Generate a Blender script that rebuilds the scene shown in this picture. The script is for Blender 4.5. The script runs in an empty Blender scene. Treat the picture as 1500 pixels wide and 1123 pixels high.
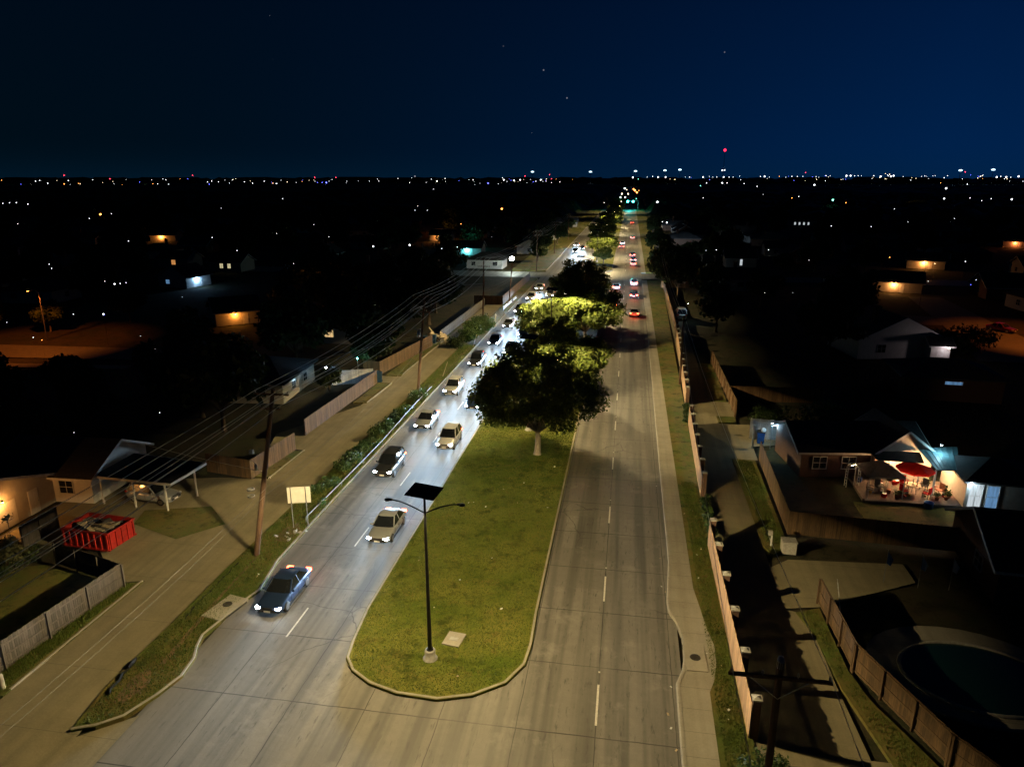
import bpy, math, random
import numpy as np
from mathutils import Vector, Matrix, Euler
R = math.radians
C = bpy.context.scene.collection
rnd = random.Random(7)

# ------------------------------------------------------------------ camera / view
scn = bpy.context.scene
cd = bpy.data.cameras.new('camera')
cam = bpy.data.objects.new('camera', cd)
C.objects.link(cam)
cd.sensor_fit = 'HORIZONTAL'
cd.sensor_width = 36.0
cd.lens = 36.0 * 1040.0 / 1500.0
cd.clip_start = 0.5
cd.clip_end = 40000
cam.location = (0, 0, 26.0)
cam.rotation_euler = (R(90 - 16.065), 0, R(9.185))
scn.camera = cam
vs = scn.view_settings
vs.view_transform = 'Standard'
vs.look = 'None'
vs.gamma = 1
vs.exposure = 0
scn.cycles.max_bounces = 4
scn.cycles.diffuse_bounces = 2
scn.cycles.glossy_bounces = 2
scn.cycles.transmission_bounces = 2
scn.cycles.transparent_max_bounces = 6
scn.cycles.sample_clamp_indirect = 3.0
scn.cycles.use_light_tree = True

# ------------------------------------------------------------------ helpers
def tag(o, label=None, cat=None, group=None, kind=None):
    if label: o['label'] = label
    if cat: o['category'] = cat
    if group: o['group'] = group
    if kind: o['kind'] = kind
    return o

def link(o, parent=None):
    C.objects.link(o)
    if parent is not None: o.parent = parent
    return o

def thing(name, label, cat, loc=(0, 0, 0), rz=0.0, group=None):
    o = bpy.data.objects.new(name, None)
    o.empty_display_size = 0.3
    link(o)
    o.location = loc
    o.rotation_euler = (0, 0, rz)
    return tag(o, label, cat, group)

def copy_tree(o, parent=None):
    c = o.copy()
    C.objects.link(c)
    if parent is not None: c.parent = parent
    for ch in list(o.children): copy_tree(ch, c)
    return c

class MB:
    """collects boxes, tubes and faces, then links them as one mesh object"""
    def __init__(s):
        s.v = []; s.f = []; s.m = []; s.sm = []
    def add(s, vs, fs, mi=0, smooth=False, M=None):
        b = len(s.v)
        if M is not None: vs = [tuple(M @ Vector(p)) for p in vs]
        s.v.extend([tuple(p) for p in vs])
        for f in fs:
            s.f.append(tuple(b + i for i in f)); s.m.append(mi); s.sm.append(smooth)
        return s
    def box(s, c, d, mi=0, rz=0.0, M=None):
        x, y, z = d[0] / 2, d[1] / 2, d[2] / 2
        vs = [(-x, -y, -z), (x, -y, -z), (x, y, -z), (-x, y, -z), (-x, -y, z), (x, -y, z), (x, y, z), (-x, y, z)]
        T = Matrix.Translation(c) @ Matrix.Rotation(rz, 4, 'Z')
        if M is not None: T = M @ T
        return s.add(vs, [(0, 3, 2, 1), (4, 5, 6, 7), (0, 1, 5, 4), (1, 2, 6, 5), (2, 3, 7, 6), (3, 0, 4, 7)], mi, False, T)
    def beam(s, a, b, w, h, mi=0):
        """a rectangular bar from a to b, h measured upwards"""
        a = Vector(a); b = Vector(b); d = (b - a)
        L = d.length
        if L < 1e-6: return s
        d.normalize()
        up = Vector((0, 0, 1)) if abs(d.z) < .95 else Vector((0, 1, 0))
        sx = d.cross(up).normalized() * (w / 2)
        sz = sx.cross(d).normalized() * (h / 2)
        vs = []
        for p in (a, b):
            for q in (-sx - sz, sx - sz, sx + sz, -sx + sz): vs.append(p + q)
        return s.add(vs, [(3, 2, 1, 0), (4, 5, 6, 7), (0, 1, 5, 4), (1, 2, 6, 5), (2, 3, 7, 6), (3, 0, 4, 7)], mi)
    def tube(s, pts, rad, n=8, mi=0, cap=True):
        pts = [Vector(p) for p in pts]
        if not isinstance(rad, (list, tuple)): rad = [rad] * len(pts)
        vs = []; fs = []
        for i, p in enumerate(pts):
            if i == 0: d = pts[1] - p
            elif i == len(pts) - 1: d = p - pts[i - 1]
            else: d = pts[i + 1] - pts[i - 1]
            d.normalize()
            ref = Vector((0, 0, 1)) if abs(d.z) < .9 else Vector((1, 0, 0))
            a = d.cross(ref).normalized(); b = d.cross(a).normalized()
            for k in range(n):
                t = 2 * math.pi * k / n
                vs.append(p + (a * math.cos(t) + b * math.sin(t)) * rad[i])
        for i in range(len(pts) - 1):
            for k in range(n):
                k2 = (k + 1) % n
                fs.append((i * n + k, i * n + k2, (i + 1) * n + k2, (i + 1) * n + k))
        s.add(vs, fs, mi, True)
        if cap:
            s.add(vs[:n], [tuple(range(n))], mi); s.add(vs[-n:], [tuple(reversed(range(n)))], mi)
        return s
    def lathe(s, prof, c=(0, 0, 0), n=16, mi=0, smooth=True):
        vs = []; fs = []
        for r, z in prof:
            for k in range(n):
                t = 2 * math.pi * k / n
                vs.append((c[0] + r * math.cos(t), c[1] + r * math.sin(t), c[2] + z))
        for i in range(len(prof) - 1):
            for k in range(n):
                k2 = (k + 1) % n
                fs.append((i * n + k, i * n + k2, (i + 1) * n + k2, (i + 1) * n + k))
        return s.add(vs, fs, mi, smooth)
    def slab(s, poly, z0, z1, mi=0):
        n = len(poly)
        vs = [(p[0], p[1], z0) for p in poly] + [(p[0], p[1], z1) for p in poly]
        fs = [tuple(range(n, 2 * n))]
        for i in range(n):
            j = (i + 1) % n
            fs.append((i, j, n + j, n + i))
        return s.add(vs, fs, mi)
    def build(s, name, mats, parent=None, loc=None, rz=None):
        me = bpy.data.meshes.new(name)
        me.from_pydata(s.v, [], s.f)
        if not isinstance(mats, (list, tuple)): mats = [mats]
        for m in mats: me.materials.append(m)
        me.polygons.foreach_set('material_index', s.m)
        me.polygons.foreach_set('use_smooth', s.sm)
        me.update()
        o = bpy.data.objects.new(name, me)
        link(o, parent)
        if loc is not None: o.location = loc
        if rz is not None: o.rotation_euler = (0, 0, rz)
        return o

def arrmesh(name, V, F, mat):
    """mesh of quads from numpy arrays"""
    me = bpy.data.meshes.new(name)
    n = len(V); m = len(F); k = F.shape[1]
    me.vertices.add(n)
    me.vertices.foreach_set('co', V.astype(np.float32).ravel())
    me.loops.add(m * k)
    me.loops.foreach_set('vertex_index', F.astype(np.int32).ravel())
    me.polygons.add(m)
    me.polygons.foreach_set('loop_start', np.arange(0, m * k, k, dtype=np.int32))
    me.polygons.foreach_set('loop_total', np.full(m, k, dtype=np.int32))
    me.materials.append(mat)
    me.update(calc_edges=True)
    me.validate()
    return me

# ------------------------------------------------------------------ materials
def nodes_of(m):
    m.use_nodes = True
    nt = m.node_tree
    for n in list(nt.nodes): nt.nodes.remove(n)
    out = nt.nodes.new('ShaderNodeOutputMaterial')
    bs = nt.nodes.new('ShaderNodeBsdfPrincipled')
    nt.links.new(bs.outputs[0], out.inputs[0])
    return nt, bs

def N(nt, t, **kw):
    n = nt.nodes.new(t)
    for k, v in kw.items():
        if hasattr(n, k): setattr(n, k, v)
        else: n.inputs[k].default_value = v
    return n

def mixc(nt, fac, a, b, mode='MIX'):
    m = N(nt, 'ShaderNodeMix', data_type='RGBA', blend_type=mode)
    for sock, v in ((m.inputs[0], fac), (m.inputs[6], a), (m.inputs[7], b)):
        if hasattr(v, 'is_linked') or hasattr(v, 'links'): nt.links.new(v, sock)
        else: sock.default_value = v if isinstance(v, (int, float)) else (*v, 1)
    return m.outputs[2]

def math_(nt, op, a, b=None, c=None):
    m = N(nt, 'ShaderNodeMath', operation=op)
    for i, v in enumerate((a, b, c)):
        if v is None: continue
        if isinstance(v, (int, float)): m.inputs[i].default_value = v
        else: nt.links.new(v, m.inputs[i])
    return m.outputs[0]

def ramp(nt, fac, lo, hi):
    m = N(nt, 'ShaderNodeMapRange')
    m.inputs[1].default_value = lo; m.inputs[2].default_value = hi
    nt.links.new(fac, m.inputs[0])
    return m.outputs[0]

def noise(nt, vec, scale, detail=4, rough=.6, out=0):
    n = N(nt, 'ShaderNodeTexNoise')
    n.inputs['Scale'].default_value = scale; n.inputs['Detail'].default_value = detail
    n.inputs['Roughness'].default_value = rough
    nt.links.new(vec, n.inputs['Vector'])
    return n.outputs[out]

MATS = {}
def mat(name, c1, c2=None, scale=4.0, rough=.8, metal=0.0, bump=0.0, bscale=None, island=0.0, stretch=None, spec=.5):
    """two-tone noise material; island = brightness spread per loose piece"""
    if name in MATS: return MATS[name]
    m = bpy.data.materials.new(name)
    nt, bs = nodes_of(m)
    tc = N(nt, 'ShaderNodeTexCoord')
    vec = tc.outputs['Object']
    if stretch:
        mp = N(nt, 'ShaderNodeMapping')
        mp.inputs['Scale'].default_value = stretch
        nt.links.new(vec, mp.inputs[0]); vec = mp.outputs[0]
    if c2 is None: c2 = tuple(x * .75 for x in c1)
    f = ramp(nt, noise(nt, vec, scale), .35, .65)
    col = mixc(nt, f, c1, c2)
    if island:
        g = N(nt, 'ShaderNodeNewGeometry')
        v = ramp(nt, g.outputs['Random Per Island'], 0, 1)
        a = math_(nt, 'MULTIPLY_ADD', v, 2 * island, 1 - island)
        cmb = N(nt, 'ShaderNodeCombineColor')
        for i in range(3): nt.links.new(a, cmb.inputs[i])
        col = mixc(nt, 1.0, col, cmb.outputs[0], 'MULTIPLY')
    nt.links.new(col, bs.inputs['Base Color'])
    bs.inputs['Roughness'].default_value = rough
    bs.inputs['Metallic'].default_value = metal
    bs.inputs['Specular IOR Level'].default_value = spec
    if bump:
        b = N(nt, 'ShaderNodeBump')
        b.inputs['Strength'].default_value = bump; b.inputs['Distance'].default_value = .03
        nt.links.new(noise(nt, vec, bscale or scale * 8), b.inputs['Height'])
        nt.links.new(b.outputs[0], bs.inputs['Normal'])
    MATS[name] = m
    return m

def glow(name, col, strength, sample=False):
    if name in MATS: return MATS[name]
    m = bpy.data.materials.new(name)
    nt, bs = nodes_of(m)
    bs.inputs['Base Color'].default_value = (.3, .3, .3, 1)
    bs.inputs['Emission Color'].default_value = (*col, 1)
    bs.inputs['Emission Strength'].default_value = strength
    if not sample: m.cycles.emission_sampling = 'NONE'
    MATS[name] = m
    return m

# lit window: pane seen with curtain folds and mullion shade
def window_glow(name, col, strength):
    if name in MATS: return MATS[name]
    m = bpy.data.materials.new(name)
    nt, bs = nodes_of(m)
    tc = N(nt, 'ShaderNodeTexCoord')
    mp = N(nt, 'ShaderNodeMapping'); mp.inputs['Scale'].default_value = (6, 6, .5)
    nt.links.new(tc.outputs['Object'], mp.inputs[0])
    f = ramp(nt, noise(nt, mp.outputs[0], 1.6, 2), .3, .7)
    c = mixc(nt, f, tuple(x * .45 for x in col), col)
    nt.links.new(c, bs.inputs['Emission Color'])
    bs.inputs['Base Color'].default_value = (.1, .1, .1, 1)
    bs.inputs['Emission Strength'].default_value = strength
    m.cycles.emission_sampling = 'NONE'
    MATS[name] = m
    return m

def concrete_road():
    m = bpy.data.materials.new('road_concrete')
    nt, bs = nodes_of(m)
    tc = N(nt, 'ShaderNodeTexCoord'); vec = tc.outputs['Object']
    sep = N(nt, 'ShaderNodeSeparateXYZ'); nt.links.new(vec, sep.inputs[0])
    X, Y = sep.outputs[0], sep.outputs[1]
    big = noise(nt, vec, .09, 5, .6)
    fine = noise(nt, vec, 2.2, 6, .7)
    grit = noise(nt, vec, 14, 3, .7)
    col = mixc(nt, ramp(nt, big, .3, .7), (.185, .17, .145), (.27, .25, .215))
    col = mixc(nt, math_(nt, 'MULTIPLY', ramp(nt, fine, .35, .7), .5), col, (.15, .138, .118))
    col = mixc(nt, math_(nt, 'MULTIPLY', ramp(nt, grit, .5, .8), .35), col, (.33, .31, .28))
    # worn wheel tracks, long and soft, in each lane
    mp = N(nt, 'ShaderNodeMapping'); mp.inputs['Scale'].default_value = (1.15, .03, 1)
    nt.links.new(vec, mp.inputs[0])
    tr = noise(nt, mp.outputs[0], 1.0, 3, .5)
    col = mixc(nt, math_(nt, 'MULTIPLY', ramp(nt, tr, .44, .62), .8), col, (.085, .078, .068))
    # patches and oil drips
    mp2 = N(nt, 'ShaderNodeMapping'); mp2.inputs['Scale'].default_value = (3.0, .5, 1)
    nt.links.new(vec, mp2.inputs[0])
    oil = noise(nt, mp2.outputs[0], 1.4, 5, .7)
    col = mixc(nt, math_(nt, 'MULTIPLY', ramp(nt, oil, .57, .68), .75), col, (.06, .055, .05))
    pale = noise(nt, vec, .35, 5, .7)
    col = mixc(nt, math_(nt, 'MULTIPLY', ramp(nt, pale, .56, .72), .6), col, (.33, .31, .27))
    # slab tone: one value per slab
    sx = math_(nt, 'FLOOR', math_(nt, 'DIVIDE', math_(nt, 'ADD', X, .55), 3.9))
    sy = math_(nt, 'FLOOR', math_(nt, 'DIVIDE', Y, 5.2))
    wn = N(nt, 'ShaderNodeTexWhiteNoise', noise_dimensions='2D')
    cb = N(nt, 'ShaderNodeCombineXYZ'); nt.links.new(sx, cb.inputs[0]); nt.links.new(sy, cb.inputs[1])
    nt.links.new(cb.outputs[0], wn.inputs['Vector'])
    col = mixc(nt, math_(nt, 'MULTIPLY', wn.outputs['Value'], .42), col, (.15, .138, .115))
    # joints: sawn lines across every 5.2 m and along the lanes
    wob = math_(nt, 'MULTIPLY', math_(nt, 'SUBTRACT', noise(nt, vec, .6, 2), .5), .10)
    fy = math_(nt, 'ABSOLUTE', math_(nt, 'SUBTRACT', math_(nt, 'FRACT', math_(nt, 'DIVIDE', math_(nt, 'ADD', Y, wob), 5.2)), .5))
    jy = math_(nt, 'LESS_THAN', fy, .0068)
    fx = math_(nt, 'ABSOLUTE', math_(nt, 'SUBTRACT', math_(nt, 'FRACT', math_(nt, 'DIVIDE', math_(nt, 'ADD', math_(nt, 'ADD', X, wob), 2.5), 3.9)), .5))
    jx = math_(nt, 'LESS_THAN', fx, .0062)
    vis = ramp(nt, noise(nt, vec, .25, 3), .3, .6)
    j = math_(nt, 'MULTIPLY', math_(nt, 'MAXIMUM', jx, jy), math_(nt, 'MULTIPLY_ADD', vis, .5, .35))
    col = mixc(nt, j, col, (.035, .03, .026))
    # cracks
    vo = N(nt, 'ShaderNodeTexVoronoi', feature='DISTANCE_TO_EDGE')
    vo.inputs['Scale'].default_value = .16
    va = N(nt, 'ShaderNodeVectorMath', operation='ADD')
    nt.links.new(vec, va.inputs[0])
    nn = N(nt, 'ShaderNodeTexNoise'); nn.inputs['Scale'].default_value = .5; nn.inputs['Detail'].default_value = 5
    nt.links.new(vec, nn.inputs['Vector'])
    nt.links.new(nn.outputs['Color'], va.inputs[1])
    nt.links.new(va.outputs[0], vo.inputs['Vector'])
    ck = math_(nt, 'MULTIPLY', math_(nt, 'LESS_THAN', vo.outputs['Distance'], .0045), ramp(nt, noise(nt, vec, .07, 2), .5, .6))
    col = mixc(nt, math_(nt, 'MULTIPLY', ck, .7), col, (.05, .045, .04))
    nt.links.new(col, bs.inputs['Base Color'])
    rg = math_(nt, 'MULTIPLY_ADD', tr, -.25, .75)
    nt.links.new(rg, bs.inputs['Roughness'])
    b = N(nt, 'ShaderNodeBump'); b.inputs['Strength'].default_value = .35; b.inputs['Distance'].default_value = .02
    nt.links.new(fine, b.inputs['Height']); nt.links.new(b.outputs[0], bs.inputs['Normal'])
    return m

def concrete_plain(name, a, b_, joint=3.0, axis=1, jw=.012):
    m = bpy.data.materials.new(name)
    nt, bs = nodes_of(m)
    tc = N(nt, 'ShaderNodeTexCoord'); vec = tc.outputs['Object']
    sep = N(nt, 'ShaderNodeSeparateXYZ'); nt.links.new(vec, sep.inputs[0])
    col = mixc(nt, ramp(nt, noise(nt, vec, .5, 6, .65), .3, .7), a, b_)
    mp = N(nt, 'ShaderNodeMapping'); mp.inputs['Scale'].default_value = (1.3, .05, 1)
    nt.links.new(vec, mp.inputs[0])
    col = mixc(nt, math_(nt, 'MULTIPLY', ramp(nt, noise(nt, mp.outputs[0], 1.0, 4), .45, .75), .5), col, tuple(x * .5 for x in a))
    col = mixc(nt, math_(nt, 'MULTIPLY', ramp(nt, noise(nt, vec, 9, 4, .7), .45, .75), .3), col, tuple(x * 1.3 for x in b_))
    if joint:
        f = math_(nt, 'ABSOLUTE', math_(nt, 'SUBTRACT', math_(nt, 'FRACT', math_(nt, 'DIVIDE', sep.outputs[axis], joint)), .5))
        j = math_(nt, 'MULTIPLY', math_(nt, 'LESS_THAN', f, jw / joint), .6)
        col = mixc(nt, j, col, (.03, .027, .022))
    nt.links.new(col, bs.inputs['Base Color'])
    bs.inputs['Roughness'].default_value = .85
    b = N(nt, 'ShaderNodeBump'); b.inputs['Strength'].default_value = .4; b.inputs['Distance'].default_value = .02
    nt.links.new(noise(nt, vec, 8, 5, .7), b.inputs['Height']); nt.links.new(b.outputs[0], bs.inputs['Normal'])
    MATS[name] = m
    return m

def grass_mat(name, g1, g2, dry):
    m = bpy.data.materials.new(name)
    nt, bs = nodes_of(m)
    tc = N(nt, 'ShaderNodeTexCoord'); vec = tc.outputs['Object']
    col = mixc(nt, ramp(nt, noise(nt, vec, 2.5, 6, .75), .3, .7), g1, g2)
    col = mixc(nt, ramp(nt, noise(nt, vec, .22, 6, .7), .37, .56), col, dry)
    col = mixc(nt, math_(nt, 'MULTIPLY', ramp(nt, noise(nt, vec, .55, 7, .8), .54, .64), .75), col, (dry[0] * 1.08, dry[1] * .84, dry[2] * 1.2))
    col = mixc(nt, math_(nt, 'MULTIPLY', ramp(nt, noise(nt, vec, .75, 5, .75), .52, .66), .8), col, tuple(x * .35 for x in g1))
    col = mixc(nt, math_(nt, 'MULTIPLY', ramp(nt, noise(nt, vec, 11, 3, .8), .5, .8), .4), col, tuple(x * 1.6 for x in g2))
    nt.links.new(col, bs.inputs['Base Color'])
    bs.inputs['Roughness'].default_value = .95
    bs.inputs['Specular IOR Level'].default_value = .2
    b = N(nt, 'ShaderNodeBump'); b.inputs['Strength'].default_value = .9; b.inputs['Distance'].default_value = .08
    nt.links.new(noise(nt, vec, 12, 5, .8), b.inputs['Height']); nt.links.new(b.outputs[0], bs.inputs['Normal'])
    MATS[name] = m
    return m

def leaf_mat(name, a, b_):
    m = bpy.data.materials.new(name)
    nt, bs = nodes_of(m)
    g = N(nt, 'ShaderNodeNewGeometry')
    oi = N(nt, 'ShaderNodeObjectInfo')
    tc = N(nt, 'ShaderNodeTexCoord')
    r = g.outputs['Random Per Island']
    col = mixc(nt, r, a, b_)
    col = mixc(nt, math_(nt, 'MULTIPLY', ramp(nt, noise(nt, tc.outputs['Object'], .7, 3), .4, .7), .5), col, tuple(x * .55 for x in a))
    nt.links.new(col, bs.inputs['Base Color'])
    bs.inputs['Roughness'].default_value = .55
    bs.inputs['Specular IOR Level'].default_value = .35
    out = [n for n in nt.nodes if n.type == 'OUTPUT_MATERIAL'][0]
    tl = N(nt, 'ShaderNodeBsdfTranslucent'); nt.links.new(col, tl.inputs[0])
    mx = N(nt, 'ShaderNodeMixShader'); mx.inputs[0].default_value = .3
    nt.links.new(bs.outputs[0], mx.inputs[1]); nt.links.new(tl.outputs[0], mx.inputs[2])
    nt.links.new(mx.outputs[0], out.inputs[0])
    MATS[name] = m
    return m

def shingle_mat(name, a, b_):
    m = bpy.data.materials.new(name)
    nt, bs = nodes_of(m)
    tc = N(nt, 'ShaderNodeTexCoord')
    br = N(nt, 'ShaderNodeTexBrick')
    br.inputs['Scale'].default_value = 1.0
    br.inputs['Brick Width'].default_value = .35; br.inputs['Row Height'].default_value = .22
    br.inputs['Mortar Size'].default_value = .012
    br.inputs['Color1'].default_value = (*a, 1); br.inputs['Color2'].default_value = (*b_, 1)
    br.inputs['Mortar'].default_value = (.02, .02, .02, 1)
    nt.links.new(tc.outputs['Object'], br.inputs['Vector'])
    col = mixc(nt, math_(nt, 'MULTIPLY', ramp(nt, noise(nt, tc.outputs['Object'], 3, 4), .4, .7), .5), br.outputs[0], tuple(x * .6 for x in a))
    nt.links.new(col, bs.inputs['Base Color'])
    bs.inputs['Roughness'].default_value = .9
    MATS[name] = m
    return m

M_ROAD = concrete_road()
M_WALK = concrete_plain('sidewalk_concrete', (.25, .225, .18), (.34, .31, .25), 1.6)
M_ALLEY = concrete_plain('alley_concrete', (.18, .15, .085), (.26, .22, .13), 4.5)
M_KERB = concrete_plain('kerb_concrete', (.26, .23, .18), (.36, .33, .27), 3.0)
M_MED = grass_mat('median_grass', (.065, .105, .010), (.125, .158, .018), (.185, .180, .034))
M_VERGE = grass_mat('verge_grass', (.05, .085, .016), (.10, .14, .026), (.15, .12, .035))
M_DIRT = mat('bare_dirt', (.20, .12, .06), (.11, .075, .04), 1.6, .95, bump=.8)
M_GROUND = grass_mat('yard_ground', (.02, .03, .012), (.035, .04, .016), (.05, .04, .022))
M_PAINT = mat('white_road_paint', (.78, .76, .70), (.55, .52, .46), 7, .6)
M_ASPH = mat('street_asphalt', (.09, .085, .08), (.13, .12, .11), 1.2, .85, bump=.3)
M_BLACK = mat('black_painted_metal', (.012, .012, .013), (.02, .02, .02), 6, .45, .3)
M_STEEL = mat('galvanised_steel', (.42, .43, .44), (.3, .31, .32), 5, .45, .8)
M_CASTIRON = mat('cast_iron', (.05, .045, .04), (.08, .07, .06), 12, .7, .6)
M_PANEL = mat('solar_cells', (.008, .012, .03), (.012, .016, .04), 9, .25)
M_WOODPOLE = mat('pole_wood', (.13, .075, .045), (.075, .042, .026), 3, .9, bump=.6, stretch=(4, 4, .4))
M_FENCE = mat('fence_wood', (.20, .11, .05), (.12, .065, .03), 3, .85, island=.3, stretch=(5, 5, .5), bump=.3)
M_FENCED = mat('dark_fence_wood', (.12, .07, .032), (.07, .04, .018), 3, .85, island=.35, stretch=(5, 5, .5), bump=.3)
M_FENCEG = mat('weathered_fence_wood', (.10, .085, .075), (.065, .055, .05), 3, .9, island=.3, stretch=(5, 5, .5), bump=.3)
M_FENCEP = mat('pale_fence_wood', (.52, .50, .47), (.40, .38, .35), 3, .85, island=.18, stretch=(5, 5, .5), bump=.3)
M_ROADFENCE = mat('roadside_fence_wood', (.48, .30, .16), (.34, .20, .10), 3, .85, island=.25, stretch=(5, 5, .5), bump=.3)
M_STONE = mat('cast_stone', (.42, .40, .36), (.30, .28, .25), 5, .9, bump=.4)
M_BRICK = mat('brown_brick', (.13, .07, .045), (.085, .045, .03), 9, .9, bump=.5)
M_SIDING = mat('painted_siding', (.42, .38, .32), (.36, .32, .27), 2, .8)
M_SIDINGW = mat('white_siding', (.62, .60, .56), (.55, .53, .49), 2, .75)
M_TRIM = mat('white_trim', (.66, .65, .62), (.56, .55, .52), 4, .6)
M_SHING = shingle_mat('brown_shingles', (.075, .06, .05), (.05, .04, .035))
M_SHING2 = shingle_mat('grey_shingles', (.07, .07, .072), (.045, .045, .048))
M_GLASSD = mat('dark_window_glass', (.01, .012, .015), (.014, .016, .02), 1, .08)
M_BARK = mat('bark', (.15, .11, .075), (.085, .06, .042), 5, .95, bump=.9, stretch=(3, 3, .6))
M_BARKL = mat('pale_bark', (.34, .29, .22), (.22, .18, .13), 5, .95, bump=.8, stretch=(3, 3, .6))
M_LEAF = leaf_mat('oak_leaves', (.055, .085, .016), (.15, .18, .032))
M_LEAFD = leaf_mat('dark_leaves', (.022, .042, .012), (.05, .07, .018))
M_LEAFG = leaf_mat('shrub_leaves', (.03, .065, .014), (.075, .115, .03))
M_TUFT = leaf_mat('grass_blades', (.07, .11, .012), (.15, .18, .03))
M_RUBBER = mat('tyre_rubber', (.015, .015, .015), (.022, .022, .022), 8, .85)
M_ALLOY = mat('wheel_alloy', (.5, .5, .52), (.38, .38, .4), 6, .3, .9)
M_REDBIN = mat('red_painted_steel', (.42, .018, .012), (.24, .012, .01), 2.5, .5, bump=.2)
M_DEBRIS = mat('pale_timber', (.5, .4, .26), (.38, .29, .18), 3, .85, island=.35)
M_RAIL = mat('weathered_pipe', (.20, .20, .195), (.14, .14, .135), 4, .7)
M_CABLE = mat('black_cable', (.16, .155, .15), (.12, .12, .12), 2, .7)
M_WIRE = mat('overhead_wire', (.75, .74, .72), (.62, .61, .60), 2, .6, .1)
M_BLUE = mat('blue_plastic', (.02, .11, .42), (.015, .08, .30), 4, .45)
M_BLUED = mat('dark_blue_plastic', (.012, .05, .10), (.01, .035, .075), 4, .5)
M_WHITE = mat('white_plastic', (.75, .75, .74), (.62, .62, .61), 5, .5)
M_CREAM = mat('bare_aluminium_sheet', (.62, .61, .55), (.54, .53, .47), 2, .5)
def cloth_mat(name, a, b_):
    m = mat(name, a, b_, 4, .85)
    nt = m.node_tree; bs = [n for n in nt.nodes if n.type == 'BSDF_PRINCIPLED'][0]; out = [n for n in nt.nodes if n.type == 'OUTPUT_MATERIAL'][0]
    tl = N(nt, 'ShaderNodeBsdfTranslucent'); nt.links.new(bs.inputs['Base Color'].links[0].from_socket, tl.inputs[0])
    mx = N(nt, 'ShaderNodeMixShader'); mx.inputs[0].default_value = .45
    nt.links.new(bs.outputs[0], mx.inputs[1]); nt.links.new(tl.outputs[0], mx.inputs[2]); nt.links.new(mx.outputs[0], out.inputs[0])
    return m
M_CANOPY = cloth_mat('grey_canvas', (.34, .32, .30), (.26, .245, .23))
M_REDCLOTH = cloth_mat('red_canvas', (.70, .02, .012), (.55, .016, .01))
M_PAVER = mat('patio_pavers', (.22, .15, .11), (.13, .09, .07), 7, .9, bump=.4)
M_YELLOW = mat('yellow_plastic', (.6, .42, .06), (.5, .34, .05), 5, .5)
M_WATER = mat('pool_water', (.006, .03, .03), (.006, .022, .026), .6, .04, bump=.3, bscale=2)
M_TEAL = mat('patio_metal_roof', (.14, .26, .28), (.10, .19, .21), 1.2, .5, stretch=(1, 6, 1))
M_RUSTY = mat('red_clay_pot', (.36, .12, .06), (.26, .08, .04), 4, .8)
M_SILT = mat('silt_cloth', (.02, .02, .02), (.03, .03, .03), 5, .95, spec=.1)
M_DARKPL = mat('dark_plastic', (.02, .02, .022), (.03, .03, .032), 5, .5)

GL_HEAD = glow('headlamp_lens', (.80, .90, 1.0), 90)
GL_TAIL = glow('taillamp_lens', (1.0, .06, .02), 30)
GL_WARM = glow('warm_bulb', (1.0, .72, .40), 60)
GL_ORANGE = glow('sodium_bulb', (1.0, .30, .05), 40)
GL_WHITE = glow('cool_bulb', (.85, .95, 1.0), 60)
GL_LAMP = glow('street_lamp_lens', (1.0, .88, .62), 25)
GL_RED = glow('red_beacon', (1.0, .02, .04), 60)
GL_GREEN = glow('green_signal', (.05, .9, .75), 25)
GL_BLUE = glow('blue_lamp', (.10, .12, 1.0), 30)
W_WARM = window_glow('warm_window', (1.0, .66, .28), .9)
W_YEL = window_glow('yellow_window', (1.0, .88, .5), .8)
W_WHITE = window_glow('white_window', (.85, .95, 1.0), .8)
W_BLUE = window_glow('blue_window', (.25, .55, 1.0), .5)
W_ORANGE = window_glow('orange_window', (1.0, .42, .12), .8)

# ------------------------------------------------------------------ night sky
w = bpy.data.worlds.new('World'); scn.world = w
w.use_nodes = True
nt = w.node_tree
for n in list(nt.nodes): nt.nodes.remove(n)
out = nt.nodes.new('ShaderNodeOutputWorld')
bg = nt.nodes.new('ShaderNodeBackground')
nt.links.new(bg.outputs[0], out.inputs[0])
tc = N(nt, 'ShaderNodeTexCoord')
sep = N(nt, 'ShaderNodeSeparateXYZ'); nt.links.new(tc.outputs['Generated'], sep.inputs[0])
# afterglow lies to the north-east (right of the road): blue deepens away from it and upwards
az = math_(nt, 'MULTIPLY', ramp(nt, sep.outputs[0], -.70, .36), ramp(nt, sep.outputs[0], .98, .45))
az = math_(nt, 'MULTIPLY', math_(nt, 'POWER', az, 1.8), ramp(nt, sep.outputs[1], -.1, .5))
el = ramp(nt, sep.outputs[2], 0.0, .26)
low = mixc(nt, az, (.0003, .0044, .0090), (.0004, .0165, .072))
top = mixc(nt, az, (.0002, .0030, .0088), (.0003, .0072, .036))
sky = mixc(nt, el, low, top)
sky = mixc(nt, ramp(nt, sep.outputs[2], .28, .6), sky, (.0002, .0010, .0030))
hz = math_(nt, 'POWER', math_(nt, 'SUBTRACT', 1.0, ramp(nt, sep.outputs[2], 0.0, .05)), 2.0)
sky = mixc(nt, math_(nt, 'MULTIPLY', hz, .35), sky, (.001, .014, .034))
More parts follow.
